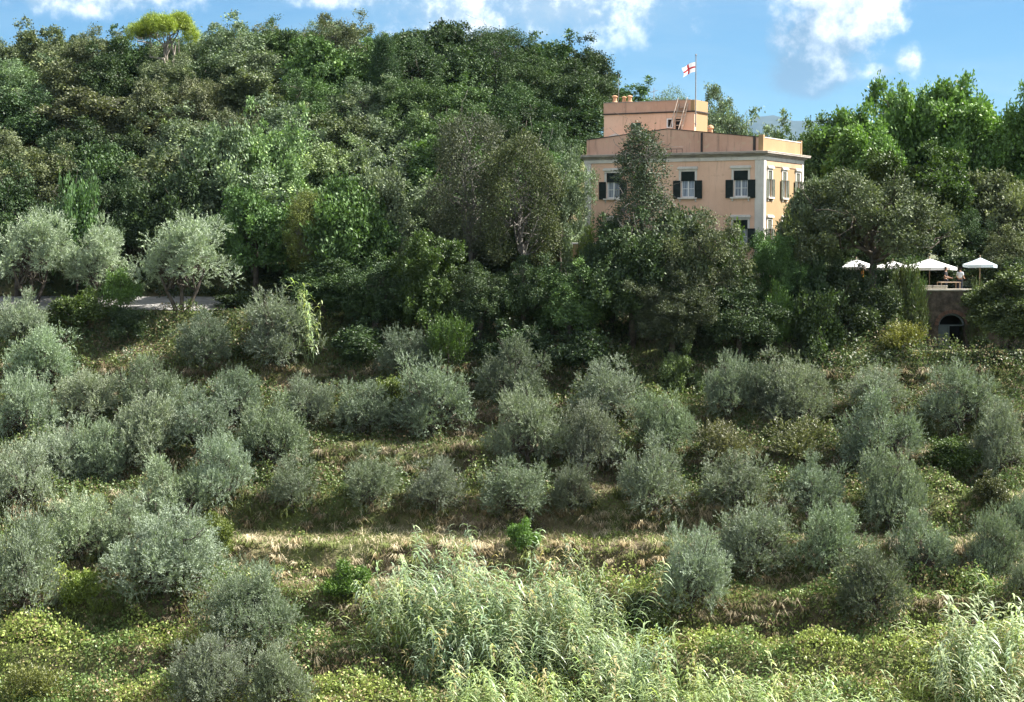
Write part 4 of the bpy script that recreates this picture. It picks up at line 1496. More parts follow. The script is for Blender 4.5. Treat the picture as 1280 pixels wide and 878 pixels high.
for name_, Y, off, xa, xb, st_, wd in rows:
    spots = []
    x = xa
    while x <= xb:
        px = x + random.uniform(-11, 11)
        top = float(np.interp(px, SKYX, SKYY)) + off + random.uniform(-8, 9) + (7 if 170 < px < 250 and off < 20 else 0)
        spots.append((px, top))
        x += st_
    for i, (px, top) in enumerate(spots):
        tone = wood_tone(px, top)
        gz_ = h1(at(px, top, Y).x, Y)
        hpx = (at(px, top, Y).z - gz_) * F / Y
        sort = random.choices(['oak', 'broadleaf', 'thin_tree'], [0.80, 0.12, 0.08])[0]
        noun, nm_ = {'oak': ('rounded oak', 'oak_tree'), 'broadleaf': ('bushy broadleaf', 'broadleaf_tree'), 'thin_tree': ('thin crowned tree', 'thin_tree')}[sort]
        tree_top(sort, px, top, max(wd * random.uniform(1.0, 1.4), 0.9 * hpx), Y, jit_col(TONE[tone], 0.16), nm_,
                 f'{tone} {noun} {name_}, {ORD[i]} from left', 'tree', 'trees of the hillside wood')

# foot of the wood, left and centre
foot = [
    ('oak', 20, 205, 110, 126.5, G_DARK, 'dark oak at the left picture edge right above the big olives'),
    ('oak', 125, 215, 100, 127, G_DARK, 'dark oak at the wood foot behind the bright shrub and the big olives'),
    ('oak', 215, 190, 105, 128, G_DARK, 'dark oak at the wood foot just above the forked roadside olive'),
    ('oak', 262, 160, 110, 131, G_GREY, 'broad grey green oak catching the sun left of the middle of the wood'),
    ('oak', 318, 236, 95, 125, G_MID, 'mid green oak at the wood foot right of the forked roadside olive'),
    ('oak', 345, 130, 100, 133, G_LIGHT, 'pale sunlit oak standing proud near the centre of the wood'),
    ('thin_tree', 386, 240, 70, 123.5, (0.155, 0.19, 0.05), 'slender yellow green tree at the dark foot of the wood'),
    ('oak', 438, 222, 112, 123, G_MID, 'mid green oak at the wood foot right of the slender yellow green tree'),
    ('oak', 470, 190, 105, 126, G_GREY, 'grey green oak above the wood foot, left of the thin bare tree'),
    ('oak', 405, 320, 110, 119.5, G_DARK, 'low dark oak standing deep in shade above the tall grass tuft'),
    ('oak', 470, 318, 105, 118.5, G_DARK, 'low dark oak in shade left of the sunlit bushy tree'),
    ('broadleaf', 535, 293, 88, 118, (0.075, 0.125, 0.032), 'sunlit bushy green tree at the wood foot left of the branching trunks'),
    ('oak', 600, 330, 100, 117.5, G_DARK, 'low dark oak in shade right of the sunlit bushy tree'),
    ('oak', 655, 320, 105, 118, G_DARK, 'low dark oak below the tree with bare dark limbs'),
    ('oak', 712, 325, 110, 117, G_MID, 'dark leafy oak below the low yellow wall of the villa'),
    ('oak', 700, 185, 85, 126, G_GREY, 'grey green oak touching the left side of the villa'),
    ('oak', 790, 268, 125, 117.0, G_DARK, 'big dark oak below the narrow tree in front of the villa'),
    ('oak', 872, 268, 122, 117.3, (0.10, 0.125, 0.065), 'big dull green oak hiding the lower storey of the villa'),
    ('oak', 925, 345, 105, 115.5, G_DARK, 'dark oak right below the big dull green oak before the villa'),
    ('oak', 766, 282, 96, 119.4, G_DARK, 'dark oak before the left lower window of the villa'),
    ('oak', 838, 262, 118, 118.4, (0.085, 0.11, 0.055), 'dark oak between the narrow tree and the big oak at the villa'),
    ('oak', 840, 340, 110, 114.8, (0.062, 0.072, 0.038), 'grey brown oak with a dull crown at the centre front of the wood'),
    ('oak', 968, 288, 92, 120.5, G_MID, 'mid green oak against the right side of the villa'),
    ('oak', 1010, 225, 85, 124, G_GREY, 'grey green oak close behind the right corner of the villa'),
]
for k_, px, top, wd, Y, c_, lab in foot:
    tree_top(k_, px, top, wd, Y, jit_col(c_, 0.06), 'thin_tree' if k_ == 'thin_tree' else 'oak_tree' if k_ == 'oak' else 'bushy_tree', lab, 'tree')
tree_top('thin_tree', 588, 142, 105, 124.5, (0.080, 0.094, 0.056), 'thin_tree', 'thin grey half bare tree with pale limbs left of the villa', 'tree', variant=0, rz=0.4)
tree_top('thin_tree', 652, 168, 105, 123, (0.085, 0.105, 0.045), 'thin_tree', 'leafy tree with dark forking bare limbs between the grey tree and villa', 'tree', variant=1, rz=2.0)
tree_top('narrow_tree', 805, 158, 84, 120.5, (0.072, 0.098, 0.060), 'narrow_tree', 'narrow grey green tree rising in front of the villa facade', 'tree', rz=1.1)
tree_top('conifer', 480, 46, 62, 160, (0.045, 0.085, 0.035), 'conifer', 'dark pointed conifer among the oaks near the centre skyline', 'tree')
tree_top('umbrella_pine', 207, 16, 88, 171, (0.25, 0.32, 0.045), 'umbrella_pine', 'bright yellow green umbrella pine with forked pale trunk on the skyline', 'tree', rz=0.7)

# trees behind the villa and on the right
right = [
    ('thin_tree', 835, 112, 70, 152, G_GREY, 'loose grey green tree behind the roof tower, left one'),
    ('oak', 902, 110, 112, 150, G_GREY, 'loose grey tree crown right of the flagpole behind the villa'),
    ('oak', 952, 140, 92, 148, G_GREY, 'grey green tree behind the right parapet of the villa'),
    ('oak', 1002, 154, 92, 146, G_MID, 'small mid green tree between villa and bright broadleaf trees'),
    ('broadleaf', 1036, 152, 92, 143, G_MID, 'mid green broadleaf tree showing just right of the villa roof'),
    ('broadleaf', 1076, 138, 120, 141, G_BRIGHT, 'bright green broadleaf tree nearest the villa on the right'),
    ('broadleaf', 1140, 108, 112, 146, G_BRIGHT, 'tall bright broadleaf tree in the middle of the right hand group'),
    ('broadleaf', 1212, 104, 130, 144, G_BRIGHT, 'broad bright green tree crown, highest of the right hand group'),
    ('broadleaf', 1288, 118, 120, 141, G_BRIGHT, 'bright green tree cut by the right picture edge'),
    ('broadleaf', 1110, 195, 100, 137, (0.055, 0.09, 0.022), 'shaded broadleaf tree under the tall bright one, left of the parasols'),
    ('broadleaf', 1180, 185, 115, 135, (0.06, 0.105, 0.024), 'lower green tree rising behind the white parasols'),
    ('oak', 1262, 215, 110, 133, G_BROWN, 'dull brown green oak at the right edge below the bright trees'),
    ('oak', 1255, 282, 85, 128.5, G_BROWN, 'low brown green oak right behind the pale blue parasol'),
    ('oak', 1036, 262, 85, 129, G_DARK, 'dark oak behind the furthest left parasol'),
    ('oak', 1090, 270, 80, 130, G_DARK, 'dark oak behind the low white parasol'),
    ('oak', 1200, 262, 85, 130.5, G_DARK, 'dark oak behind the two people on the terrace'),
    ('oak', 1140, 262, 80, 131, G_DARK, 'dark oak directly behind the large white parasol'),
]
for k_, px, top, wd, Y, c_, lab in right:
    tree_top(k_, px, top, wd, Y, jit_col(c_, 0.06), {'oak': 'oak_tree', 'broadleaf': 'broadleaf_tree', 'thin_tree': 'thin_tree'}[k_], lab, 'tree')
tree_top('spreading_oak', 1092, 216, 198, 120.6, (0.105, 0.13, 0.07), 'spreading_oak', 'wide spreading grey green oak with dark trunk before the white parasols', 'tree', variant=0, rz=0.5, ybase=372)
tree_top('broadleaf', 1266, 338, 108, 117.0, (0.085, 0.115, 0.04), 'bushy_tree', 'light green bushy tree partly hiding the arched doorway', 'tree', ybase=452)

# ------------------------------------------------------------------ shrubs
shrubs = [
    ('shrub', 95, 222, 70, 290, G_MID, 'bright green shrub glowing at the dark wood foot, upper left', 124.9),
    ('shrub', 150, 335, 50, 400, G_BRIGHT, 'small bright green bush beside the gravel path between the big olives', 119.2),
    ('shrub', 302, 364, 62, 402, G_DARK, 'dark shrub where the gravel path ends, right of the forked olive', 121.0),
    ('shrub', 108, 362, 84, 432, (0.075, 0.11, 0.03), 'round dark shrub with sunlit top below the path', 118.2),
    ('shrub', 160, 385, 66, 436, G_DARK, 'low dark shrub under the path beside the round shrub', 117.8),
    ('upright_shrub', 560, 392, 62, 470, (0.075, 0.13, 0.03), 'upright fresh green shrub at the edge of the dark trees', None),
    ('shrub', 655, 648, 42, 690, G_BRIGHT, 'bright green bush growing on the dry grass bank', None),
    ('shrub', 432, 700, 62, 745, (0.095, 0.16, 0.03), 'bright green bush left of the tall reeds', None),
    ('shrub', 102, 712, 60, 762, (0.16, 0.21, 0.04), 'yellow green low bush below the large left olives', None),
    ('upright_shrub', 1122, 402, 66, 490, (0.17, 0.18, 0.04), 'yellow green upright bush below the pale buttress', 116.4),
    ('upright_shrub', 1150, 440, 40, 490, (0.24, 0.22, 0.035), 'small yellow bush at the foot of the buttress', 115.6),
    ('shrub', 1025, 362, 82, 470, (0.06, 0.095, 0.03), 'tall rounded green shrub right of the dark oaks', 115.8),
    ('shrub', 972, 353, 52, 400, G_BRIGHT, 'small bright yellow green shrub above the rounded green one', 117.6),
    ('shrub', 1060, 352, 86, 440, (0.055, 0.08, 0.03), 'dark shrub below the terrace beneath the spreading oak', 119.2),
    ('shrub', 1092, 348, 66, 430, (0.055, 0.08, 0.032), 'dark ivy covered shrub left of the pale return wall', 119.5),
    ('upright_shrub', 1128, 335, 44, 396, (0.085, 0.11, 0.045), 'ivy bush hanging over the top corner of the arched wall', 121.4),
    ('shrub', 1046, 312, 96, 372, G_DARK, 'dark hedge bush behind the furthest left parasol', 128.6),
    ('shrub', 1128, 312, 96, 372, G_DARK, 'dark hedge bush between the low and the large white parasol', 128.8),
    ('shrub', 1198, 314, 96, 372, G_DARK, 'dark hedge bush right behind the two people on the terrace', 128.4),
    ('shrub', 1262, 316, 96, 372, G_DARK, 'dark hedge bush right of the pale blue parasol', 127.8),
    ('upright_shrub', 1136, 336, 40, 372, G_MID, 'fresh leafy bush right before the large white parasol', 121.9),
    ('shrub', 1088, 330, 66, 372, G_DARK, 'dark bush below the low white parasol, right of the oak trunk', 121.4),
    ('upright_shrub', 1150, 352, 24, 398, (0.075, 0.10, 0.04), 'ivy draping the top left of the arched wall', 121.8),
    ('upright_shrub', 1224, 350, 30, 395, (0.075, 0.10, 0.04), 'ivy draping the wall right of the arched doorway', 121.7),
    ('shrub', 1018, 322, 80, 380, G_DARK, 'dark shrub left of the terrace beside the spreading oak', 120.2),
    ('shrub', 1124, 325, 62, 372, (0.075, 0.10, 0.04), 'leafy shrub on the terrace edge below the large parasol', 121.6),
    ('shrub', 1050, 324, 56, 372, G_DARK, 'dark leafy shrub under the left parasol beside the oak trunk', 121.2),
    ('shrub', 855, 432, 56, 500, (0.105, 0.15, 0.055), 'light green leafy shrub in front of the dark oaks', 112.6),
    ('shrub', 1190, 545, 76, 590, (0.06, 0.10, 0.025), 'low dense green bush below the round olive on the right', None),
    ('upright_shrub', 905, 525, 78, 578, (0.145, 0.145, 0.08), 'dry brown bush among the olives, left of the pair', None),
    ('upright_shrub', 1005, 522, 92, 578, (0.125, 0.135, 0.065), 'wide dry brown green bush among the olives, right of the pair', None),
    ('upright_shrub', 38, 828, 90, 880, (0.15, 0.17, 0.05), 'feathery broom bush in the bottom left corner', None),
    ('upright_shrub', 300, 430, 60, 480, (0.07, 0.105, 0.035), 'dark green upright bush below the path', 116.2),
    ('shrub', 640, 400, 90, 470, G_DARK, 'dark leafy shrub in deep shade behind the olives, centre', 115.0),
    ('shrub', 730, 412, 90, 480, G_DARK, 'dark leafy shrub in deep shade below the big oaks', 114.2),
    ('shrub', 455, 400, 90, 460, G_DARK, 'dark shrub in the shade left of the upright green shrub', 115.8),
    ('shrub', 735, 285, 46, 330, (0.12, 0.17, 0.035), 'small fresh green shrub on the low yellow wall', 121.0),
    ('shrub', 998, 262, 50, 300, (0.10, 0.12, 0.04), 'leafy shrub with a few pinkish heads beside the villa corner', 121.6),
    ('shrub', 918, 285, 60, 330, (0.10, 0.16, 0.03), 'fresh green shrub under the right lower window of the villa', 120.0),
    ('shrub', 800, 742, 70, 800, (0.05, 0.07, 0.025), 'dark shrub added as the shadow left of the front right olive', None),  # added dark shrub, stands in for the cast shadow of the olive
    ('shrub', 1240, 590, 60, 630, (0.07, 0.085, 0.03), 'dull green bush on the right terrace edge', None),
    ('shrub', 490, 470, 60, 520, (0.10, 0.135, 0.03), 'leafy green bush on the first bank under the dark wood', None),
    ('shrub', 268, 640, 56, 690, (0.14, 0.17, 0.04), 'yellow green bush right of the great round olive', None),
]
for k_, px, top, wd, base, c_, lab, Y in shrubs:
    if Y is None:
        hit = ground_hit(px, base)
        Y = hit.y
    tree_top(k_, px, top, wd, Y, jit_col(c_, 0.05), 'shrub', lab, 'shrub')

# ------------------------------------------------------------------ the olive grove
O_PALE = (0.264, 0.315, 0.228)
O_MID = (0.185, 0.224, 0.160)
O_DARK = (0.129, 0.161, 0.113)
tall_olives = [
    (38, 262, 118, 392, O_PALE, 'tall pale olive at the left picture edge above the path'),
    (118, 272, 96, 394, O_PALE, 'tall pale olive second from the left above the path'),
    (226, 268, 134, 398, O_PALE, 'big old olive with forked dark trunks beside the gravel path'),
]
for i, (px, top, wd, base, c_, lab) in enumerate(tall_olives):
    tree_top('tall_olive', px, top, wd, 119.0 if i == 2 else 121.5, (0.30, 0.365, 0.26), 'olive_tree', lab, 'olive tree', 'olive trees of the terraces', variant=i, rz=(0.2 if i == 2 else None))
olives = [  # centre x, top, width, base, colour, label
    (28, 362, 64, 440, O_PALE, 'pale olive below the path end at the left edge'),
    (52, 408, 92, 492, O_PALE, 'wide pale olive below the path near the left edge'),
    (252, 388, 74, 462, O_DARK, 'dark olive just below the forked roadside olive'),
    (352, 358, 88, 458, O_MID, 'upright olive at the path end left of the grass tuft'),
    (385, 468, 66, 530, O_MID, 'small olive on the bank under the pale grass tuft'),
    (186, 440, 82, 520, O_MID, 'olive below the low dark shrubs of the path'),
    (28, 462, 84, 556, O_PALE, 'pale olive at the left edge, third one down from the path'),
    (108, 462, 76, 528, O_PALE, 'small pale olive between the left edge and the path bank'),
    (248, 478, 84, 566, O_MID, 'olive in the upper left grove below the brown bank'),
    (342, 490, 92, 594, O_MID, 'tall rounded olive left of the shaded bank in the centre left'),
    (178, 492, 84, 590, O_PALE, 'pale olive in the middle of the upper left grove'),
    (122, 520, 72, 604, O_PALE, 'pale olive squeezed between two wider ones on the left'),
    (70, 526, 84, 612, O_PALE, 'silvery olive just right of the left edge, mid height'),
    (22, 546, 84, 648, O_PALE, 'silvery olive cut by the left edge at mid height'),
    (226, 560, 96, 664, O_PALE, 'wide silvery olive, left one of the overlapping pair'),
    (272, 540, 76, 640, O_PALE, 'silvery olive, right one of the overlapping pair'),
    (292, 458, 60, 530, O_MID, 'small olive tucked behind the tall rounded one'),
    (366, 570, 62, 640, O_MID, 'small olive on the shaded bank left of the centre'),
    (462, 560, 78, 642, O_MID, 'olive standing on the dry grass bank, left of centre'),
    (544, 572, 68, 642, O_MID, 'small round olive on the dry grass bank, centre left'),
    (642, 572, 90, 648, O_MID, 'neat domed olive on the dry grass bank, dead centre'),
    (716, 572, 54, 642, O_DARK, 'thin small olive right of the neat domed one'),
    (100, 612, 96, 712, O_PALE, 'silvery olive left of the great round one'),
    (160, 614, 66, 690, O_PALE, 'leaning olive with a dark trunk behind the great round one'),
    (206, 630, 140, 752, O_PALE, 'great round olive, widest in the lower left'),
    (28, 634, 96, 782, O_PALE, 'large silvery olive filling the left edge of the lower grove'),
    (318, 698, 116, 812, O_MID, 'large olive below and right of the great round one'),
    (262, 786, 108, 890, O_MID, 'olive with bright green weeds at the bottom, left one'),
    (352, 802, 82, 896, O_MID, 'grey olive at the bottom right of the weedy one'),
    (456, 474, 84, 540, O_MID, 'low olive on the upper bank left of the twiggy olive'),
    (545, 442, 94, 550, O_MID, 'twiggy olive in front of the upright fresh green shrub'),
    (508, 408, 74, 478, O_DARK, 'dull olive behind the upright fresh green shrub'),
    (646, 416, 84, 506, O_DARK, 'dark shaded olive at the edge of the dark trees, centre'),
    (660, 482, 94, 590, O_MID, 'rounded olive in front of the dark shaded one'),
    (736, 498, 76, 592, O_MID, 'olive right of the rounded central one, lower of its pair'),
    (760, 446, 88, 530, O_MID, 'wide olive before the big oaks, upper of its pair'),
    (822, 542, 92, 650, O_MID, 'tall olive on the right end of the dry grass bank'),
    (834, 488, 76, 572, O_MID, 'olive above the tall one at the bank end'),
    (910, 440, 66, 530, O_MID, 'olive right of the light green leafy shrub'),
    (994, 440, 88, 540, O_MID, 'big grey olive below the tall rounded green shrub'),
    (1098, 456, 84, 512, O_MID, 'olive just under the yellow green upright bush'),
    (1102, 482, 104, 588, O_MID, 'wide olive in the centre of the right hand grove'),
    (1198, 452, 100, 546, O_MID, 'round olive standing alone below the arched doorway'),
    (1258, 502, 76, 600, O_MID, 'olive at the right edge beside the round one'),
    (918, 560, 92, 640, O_MID, 'olive below the left dry brown bush'),
    (1010, 566, 80, 644, O_MID, 'olive below the right dry brown bush'),
    (1114, 560, 86, 668, O_MID, 'tall olive under the wide one in the right hand grove'),
    (866, 654, 88, 768, O_PALE, 'pale olive standing alone in front, right of the reeds'),
    (940, 618, 98, 722, O_MID, 'broad olive behind and right of the lone pale one'),
    (1036, 624, 96, 720, O_MID, 'broad olive in the lower right grove, centre'),
    (1154, 634, 78, 726, O_MID, 'olive in the lower right grove near its right end'),
    (1242, 632, 72, 732, O_MID, 'slim upright olive near the right edge, lower grove'),
    (1096, 684, 90, 778, O_DARK, 'dark olive lowest of the right hand grove'),
    (1278, 606, 54, 682, O_MID, 'olive cut by the right edge above the slim one'),
    (1282, 690, 50, 758, O_MID, 'olive cut by the right edge above the right reeds'),
    (960, 452, 60, 520, O_DARK, 'small dark olive tucked left of the big grey one'),
]
for i, (px, top, wd, base, c_, lab) in enumerate(olives):
    hit = ground_hit(px, base)
    tree_top('big_olive' if wd > 106 else 'olive', px, top, wd * (1.03 if px < 420 else 1.03), hit.y, jit_col(c_, 0.09), 'olive_tree', lab, 'olive tree', 'olive trees of the terraces', variant=i)

# ------------------------------------------------------------------ giant reeds
def cane_mesh(seed, h_, lean, green):
    g = np.random.default_rng(seed)
    n = 9
    ts = np.linspace(0, 1, n)
    a_ = g.uniform(0, 6.28)
    pts = np.stack([np.cos(a_) * lean * ts ** 1.8, np.sin(a_) * lean * ts ** 1.8, h_ * ts], axis=1)
    sv, sq, st = tubes([(pts, 0.021 * (1 - 0.75 * ts) + 0.003)], 4)
    V_, Q_, A_ = [sv], [sq], [np.full(len(sv), 0.55)]
    b = len(sv)
    nl = 26
    for k in range(nl):
        f_ = 0.22 + 0.76 * k / (nl - 1)
        c_ = np.array([np.interp(f_, ts, pts[:, i]) for i in range(3)])
        az_ = a_ + (k % 2) * math.pi + g.normal(0, 0.55)
        L_ = g.uniform(0.65, 1.05) * (1.0 if f_ < 0.85 else 0.75)
        wd = g.uniform(0.06, 0.095)
        rise, dr_ = g.uniform(0.35, 0.95), g.uniform(0.7, 1.5)
        hd = np.array([math.cos(az_), math.sin(az_), 0])
        sd = np.array([-math.sin(az_), math.cos(az_), 0])
        va = np.clip(g.normal(0.5, 0.2), 0, 1)
        for q, (t_, ww) in enumerate(((0.0, 0.5), (0.35, 1.0), (0.7, 0.7), (1.0, 0.04))):
            s_ = t_ * L_
            p = c_ + hd * s_ * 0.8 + np.array([0, 0, rise * s_ - dr_ * s_ * s_ / L_ * 0.8])
            V_.append(np.stack([p - sd * wd * ww * 0.5, p + sd * wd * ww * 0.5]))
            A_.append(np.full(2, va))
        for q in range(3):
            Q_.append(np.array([[b + 2 * q, b + 2 * q + 1, b + 2 * q + 3, b + 2 * q + 2]]))
        b += 8
    return np_mesh('cane', np.concatenate(V_), np.concatenate(Q_), st, var=np.concatenate(A_), mat=M_REED)


CANES = [cane_mesh(500 + i, 4.0 + 0.3 * (i % 4), 0.5 + 0.3 * (i % 5), 0) for i in range(10)]
R_GREEN = (0.30, 0.39, 0.25)
R_YELL = (0.335, 0.425, 0.21)


def reeds(label, spots, count, color, seed, hs=1.0, group='clumps of giant reed'):
    """spots: (px, base py, spread x in m, spread y in m, weight, height factor)"""
    g = np.random.default_rng(seed)
    first = ground_hit(spots[0][0], spots[0][1], 62.0)
    e = empty('reed_clump', first)
    tag(e, label, 'reeds', group)
    ws = np.array([s[4] for s in spots], float)
    ws /= ws.sum()
    for k in range(count):
        s = spots[g.choice(len(spots), p=ws)]
        c_ = ground_hit(s[0], s[1], 62.0)
        x, y = c_.x + g.uniform(-1, 1) * s[2], c_.y + g.uniform(-1, 1) * s[3]
        z = h1(x, y)
        o = put('cane', CANES[g.integers(len(CANES))], e)
        o.location = Vector((x, y, z - 0.1)) - e.location
        o.rotation_euler = (Matrix.Rotation(g.normal(-0.14, 0.14), 3, 'Y') @ Matrix.Rotation(g.normal(0.04, 0.10), 3, 'X') @ Matrix.Rotation(g.uniform(0, 6.28), 3, 'Z')).to_euler()
        k_ = hs * s[5] * g.uniform(0.6, 1.18)
        o.scale = (k_ * 1.05, k_ * 1.05, k_)
        m_ = g.uniform(0.85, 1.15)
        if g.random() < 0.09:
            o.color = (0.42, 0.36, 0.20, 1)
            continue
        o.color = (color[0] * m_ * g.uniform(0.93, 1.12), color[1] * m_, color[2] * m_ * g.uniform(0.85, 1.1), 1)
    return e


reeds('tall blue green reed clump leaning left in the centre foreground',
      [(520, 812, 2.2, 1.1, 2, 0.9), (580, 825, 2.2, 1.5, 3, 0.92), (560, 775, 2.0, 1.0, 1.6, 0.82), (630, 840, 1.8, 1.6, 2, 0.9)], 270, R_GREEN, 1)
reeds('wide reed clump right of the tall blue green one, sinking to the right',
      [(680, 840, 2.0, 1.6, 2, 0.85), (740, 855, 2.0, 1.4, 2, 0.82), (700, 795, 1.8, 1.2, 1.5, 0.78), (790, 880, 1.8, 1.2, 2, 0.82)], 250, (0.30, 0.385, 0.235), 2)
reeds('yellow green reeds along the bottom edge right of centre',
      [(870, 930, 1.8, 1.0, 1, 0.85), (940, 945, 2.0, 1.0, 1, 0.85), (1010, 945, 2.0, 1.0, 1, 0.80), (1085, 950, 2.0, 1.0, 1, 0.78)], 150, R_YELL, 3)
reeds('tall reed clump at the bottom right corner',
      [(1215, 880, 1.6, 1.2, 2, 1.0), (1265, 880, 1.5, 1.2, 2, 1.1), (1240, 920, 1.6, 1.0, 1.4, 0.9)], 120, (0.37, 0.45, 0.29), 4)
reeds('pale green reeds at the bottom below the weedy central clump',
      [(640, 925, 2.6, 1.0, 1, 0.8), (720, 935, 2.4, 1.0, 1, 0.8), (560, 930, 1.4, 0.8, 0.6, 0.7)], 130, R_YELL, 5)
reeds('small reed tuft on the bank at the right end of the path', [(386, 452, 0.5, 0.4, 1, 1.05)], 14, R_YELL, 6)
reeds('two lone reed stems beside the front right olive', [(822, 800, 0.25, 0.2, 1, 1.0)], 3, R_GREEN, 7)

# ------------------------------------------------------------------ ground cover, nothing here could be counted
def cover_points(n, seed, y0=79.0, y1=122.0):
    g = np.random.default_rng(seed)
    y = y0 + (y1 - y0) * g.random(n)
    x = (g.random(n) * 2 - 1) * (y * 0.305 + 2.0)
    return x, y, g


def green_field(x, y):
    """0 dry bank .. 1 lush bramble, after the look of each part of the slope"""
    n = fbm(x / 4.5, y / 3.0, 201)
    lush = np.where(y < 93, 0.32, np.where(y < 100, 0.10, 0.155))
    left_low = (1 - sstep(-14, -6, x)) * (1 - sstep(93, 98, y)) * 0.12
    right_low = sstep(4, 9, x) * (1 - sstep(92, 97, y)) * 0.10
    dry = sstep(-12.5, -9, x) * (1 - sstep(12, 17, x)) * sstep(94.5, 96, y) * (1 - sstep(99, 101, y)) * 0.24
    return n + lush + left_low + right_low - dry - 0.02


def mound(x, y):
    return np.clip(fbm(x / 2.2, y / 1.3, 211, 3) - 0.30, 0, 1) * 3.8


def keep_off(x, y):
    """no plants on the gravel path and below the arched wall"""
    path = (x < -11) & (y > 119.0) & (y < 124)
    door = (x > 26.5) & (y > 114.8 + (x - 26.5) * 0.1)
    return ~(path | door)


# bramble and leafy weeds
x, y, g = cover_points(520000, 401)
gf = green_field(x, y)
sel = (gf + g.normal(0, 0.05, len(x)) > 0.52) & keep_off(x, y)
x, y, gf = x[sel], y[sel], gf[sel]
n = len(x)
mh = mound(x, y) * sstep(0.50, 0.68, gf)
u = g.random(n) ** 0.45
z = H(x, y) + mh * u + g.uniform(0.0, 0.14, n)
hx = (mound(x + 0.15, y) - mound(x - 0.15, y)) / 0.3
hy = (mound(x, y + 0.15) - mound(x, y - 0.15)) / 0.3
nrm = unit(np.stack([-hx, -hy - 0.35, np.ones(n)], 1))
pos = np.stack([x, y, z], 1)
D = rand_dirs(n, g) + nrm * 0.25
N = nrm * 0.9 + rand_dirs(n, g) * 0.75
v, q = leaf_quads(pos, D, N, g.uniform(0.11, 0.22, n), g.uniform(0.07, 0.13, n))
kind_ = fbm(x / 2.3, y / 2.3, 221, 3)
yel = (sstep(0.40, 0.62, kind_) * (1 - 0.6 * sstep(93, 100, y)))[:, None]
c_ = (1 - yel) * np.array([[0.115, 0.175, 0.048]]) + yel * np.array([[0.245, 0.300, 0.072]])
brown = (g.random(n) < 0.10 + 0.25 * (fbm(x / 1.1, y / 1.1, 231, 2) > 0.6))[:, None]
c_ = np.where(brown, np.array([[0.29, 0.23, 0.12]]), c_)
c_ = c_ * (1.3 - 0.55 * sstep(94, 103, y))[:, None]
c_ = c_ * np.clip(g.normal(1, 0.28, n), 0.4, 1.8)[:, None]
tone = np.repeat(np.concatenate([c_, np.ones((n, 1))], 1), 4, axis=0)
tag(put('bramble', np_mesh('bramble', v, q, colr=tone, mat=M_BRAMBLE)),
    'yellow green bramble and weeds spreading over the terraced slope', 'bramble', kind='stuff')


def blades(x, y, g, hmin, hmax, wd, lean, cols):
    n = len(x)
    z = H(x, y)
    h_ = g.uniform(hmin, hmax, n)
    a_ = g.uniform(0, 6.28, n)
    ln = g.normal(0, lean, (n, 2)) + np.array([[0.0, -0.12]])
    b = np.stack([np.cos(a_), np.sin(a_), np.zeros(n)], 1) * (wd * g.uniform(0.6, 1.3, n))[:, None]
    p = np.stack([x, y, z - 0.03], 1)
    mid = p + np.stack([ln[:, 0] * h_ * 0.35, ln[:, 1] * h_ * 0.35, h_ * 0.62], 1)
    tip = p + np.stack([ln[:, 0] * h_ * 1.2, ln[:, 1] * h_ * 1.2, h_ * g.uniform(0.75, 1.0, n)], 1)
    v = np.stack([p - b, p + b, mid + b * 0.7, tip, mid - b * 0.7], 1).reshape(-1, 3)
    i0 = np.arange(n) * 5
    q = np.stack([i0, i0 + 1, i0 + 2, i0 + 4], 1)
    t_ = np.stack([i0 + 4, i0 + 2, i0 + 3], 1)
    tone = np.repeat(np.concatenate([cols, np.ones((n, 1))], 1), 5, axis=0)
    return v, q, t_, tone


# dry straw grass in tussocks
x, y, g = cover_points(230000, 402)
gf = green_field(x, y)
tus = fbm(x / 0.7, y / 0.7, 241, 3)
sel = (gf + g.normal(0, 0.06, len(x)) < 0.56) & (tus + g.normal(0, 0.07, len(x)) > 0.42) & keep_off(x, y)
x, y = x[sel], y[sel]
n = len(x)
st_ = fbm(x / 1.5, y / 1.5, 251, 3)[:, None]
c_ = (1 - sstep(0.35, 0.65, st_)) * np.array([[0.33, 0.265, 0.165]]) + sstep(0.35, 0.65, st_) * np.array([[0.58, 0.505, 0.35]])
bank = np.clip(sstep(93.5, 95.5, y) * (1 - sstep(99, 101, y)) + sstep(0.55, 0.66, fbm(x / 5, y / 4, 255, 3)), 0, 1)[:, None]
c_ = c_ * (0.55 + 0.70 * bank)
c_ = np.where((g.random(n) < 0.22)[:, None], np.array([[0.21, 0.24, 0.085]]), c_)
c_ = c_ * np.clip(g.normal(1, 0.22, n), 0.45, 1.6)[:, None]
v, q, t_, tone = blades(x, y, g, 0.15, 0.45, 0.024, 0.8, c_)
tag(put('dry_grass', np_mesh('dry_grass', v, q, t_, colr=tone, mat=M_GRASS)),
    'pale dry grass in tussocks on the terrace banks', 'grass', kind='stuff')

# big drooping tussocks along the terrace edges
g = np.random.default_rng(405)
m_ = 9000
yc = 88 + 27 * g.random(m_)
xc = (g.random(m_) * 2 - 1) * (yc * 0.305 + 1.5)
slope = (H(xc, yc + 0.35) - H(xc, yc - 0.35)) / 0.7
sel = (slope + g.normal(0, 0.18, m_) > 0.75) & keep_off(xc, yc)
xc, yc = xc[sel], yc[sel]
k = 34
n = len(xc) * k
a_ = g.uniform(0, 6.28, n)
x = np.repeat(xc, k) + np.cos(a_) * 0.10
y = np.repeat(yc, k) + np.sin(a_) * 0.10
z = H(xc, yc).repeat(k)
out_d = np.stack([np.cos(a_), np.sin(a_) - 0.35, np.zeros(n)], 1)
side = np.stack([-np.sin(a_), np.cos(a_), np.zeros(n)], 1) * (0.016 * g.uniform(0.6, 1.4, n))[:, None]
L_ = np.repeat(g.uniform(0.45, 0.95, len(xc)), k) * g.uniform(0.6, 1.15, n)
p = np.stack([x, y, z], 1)
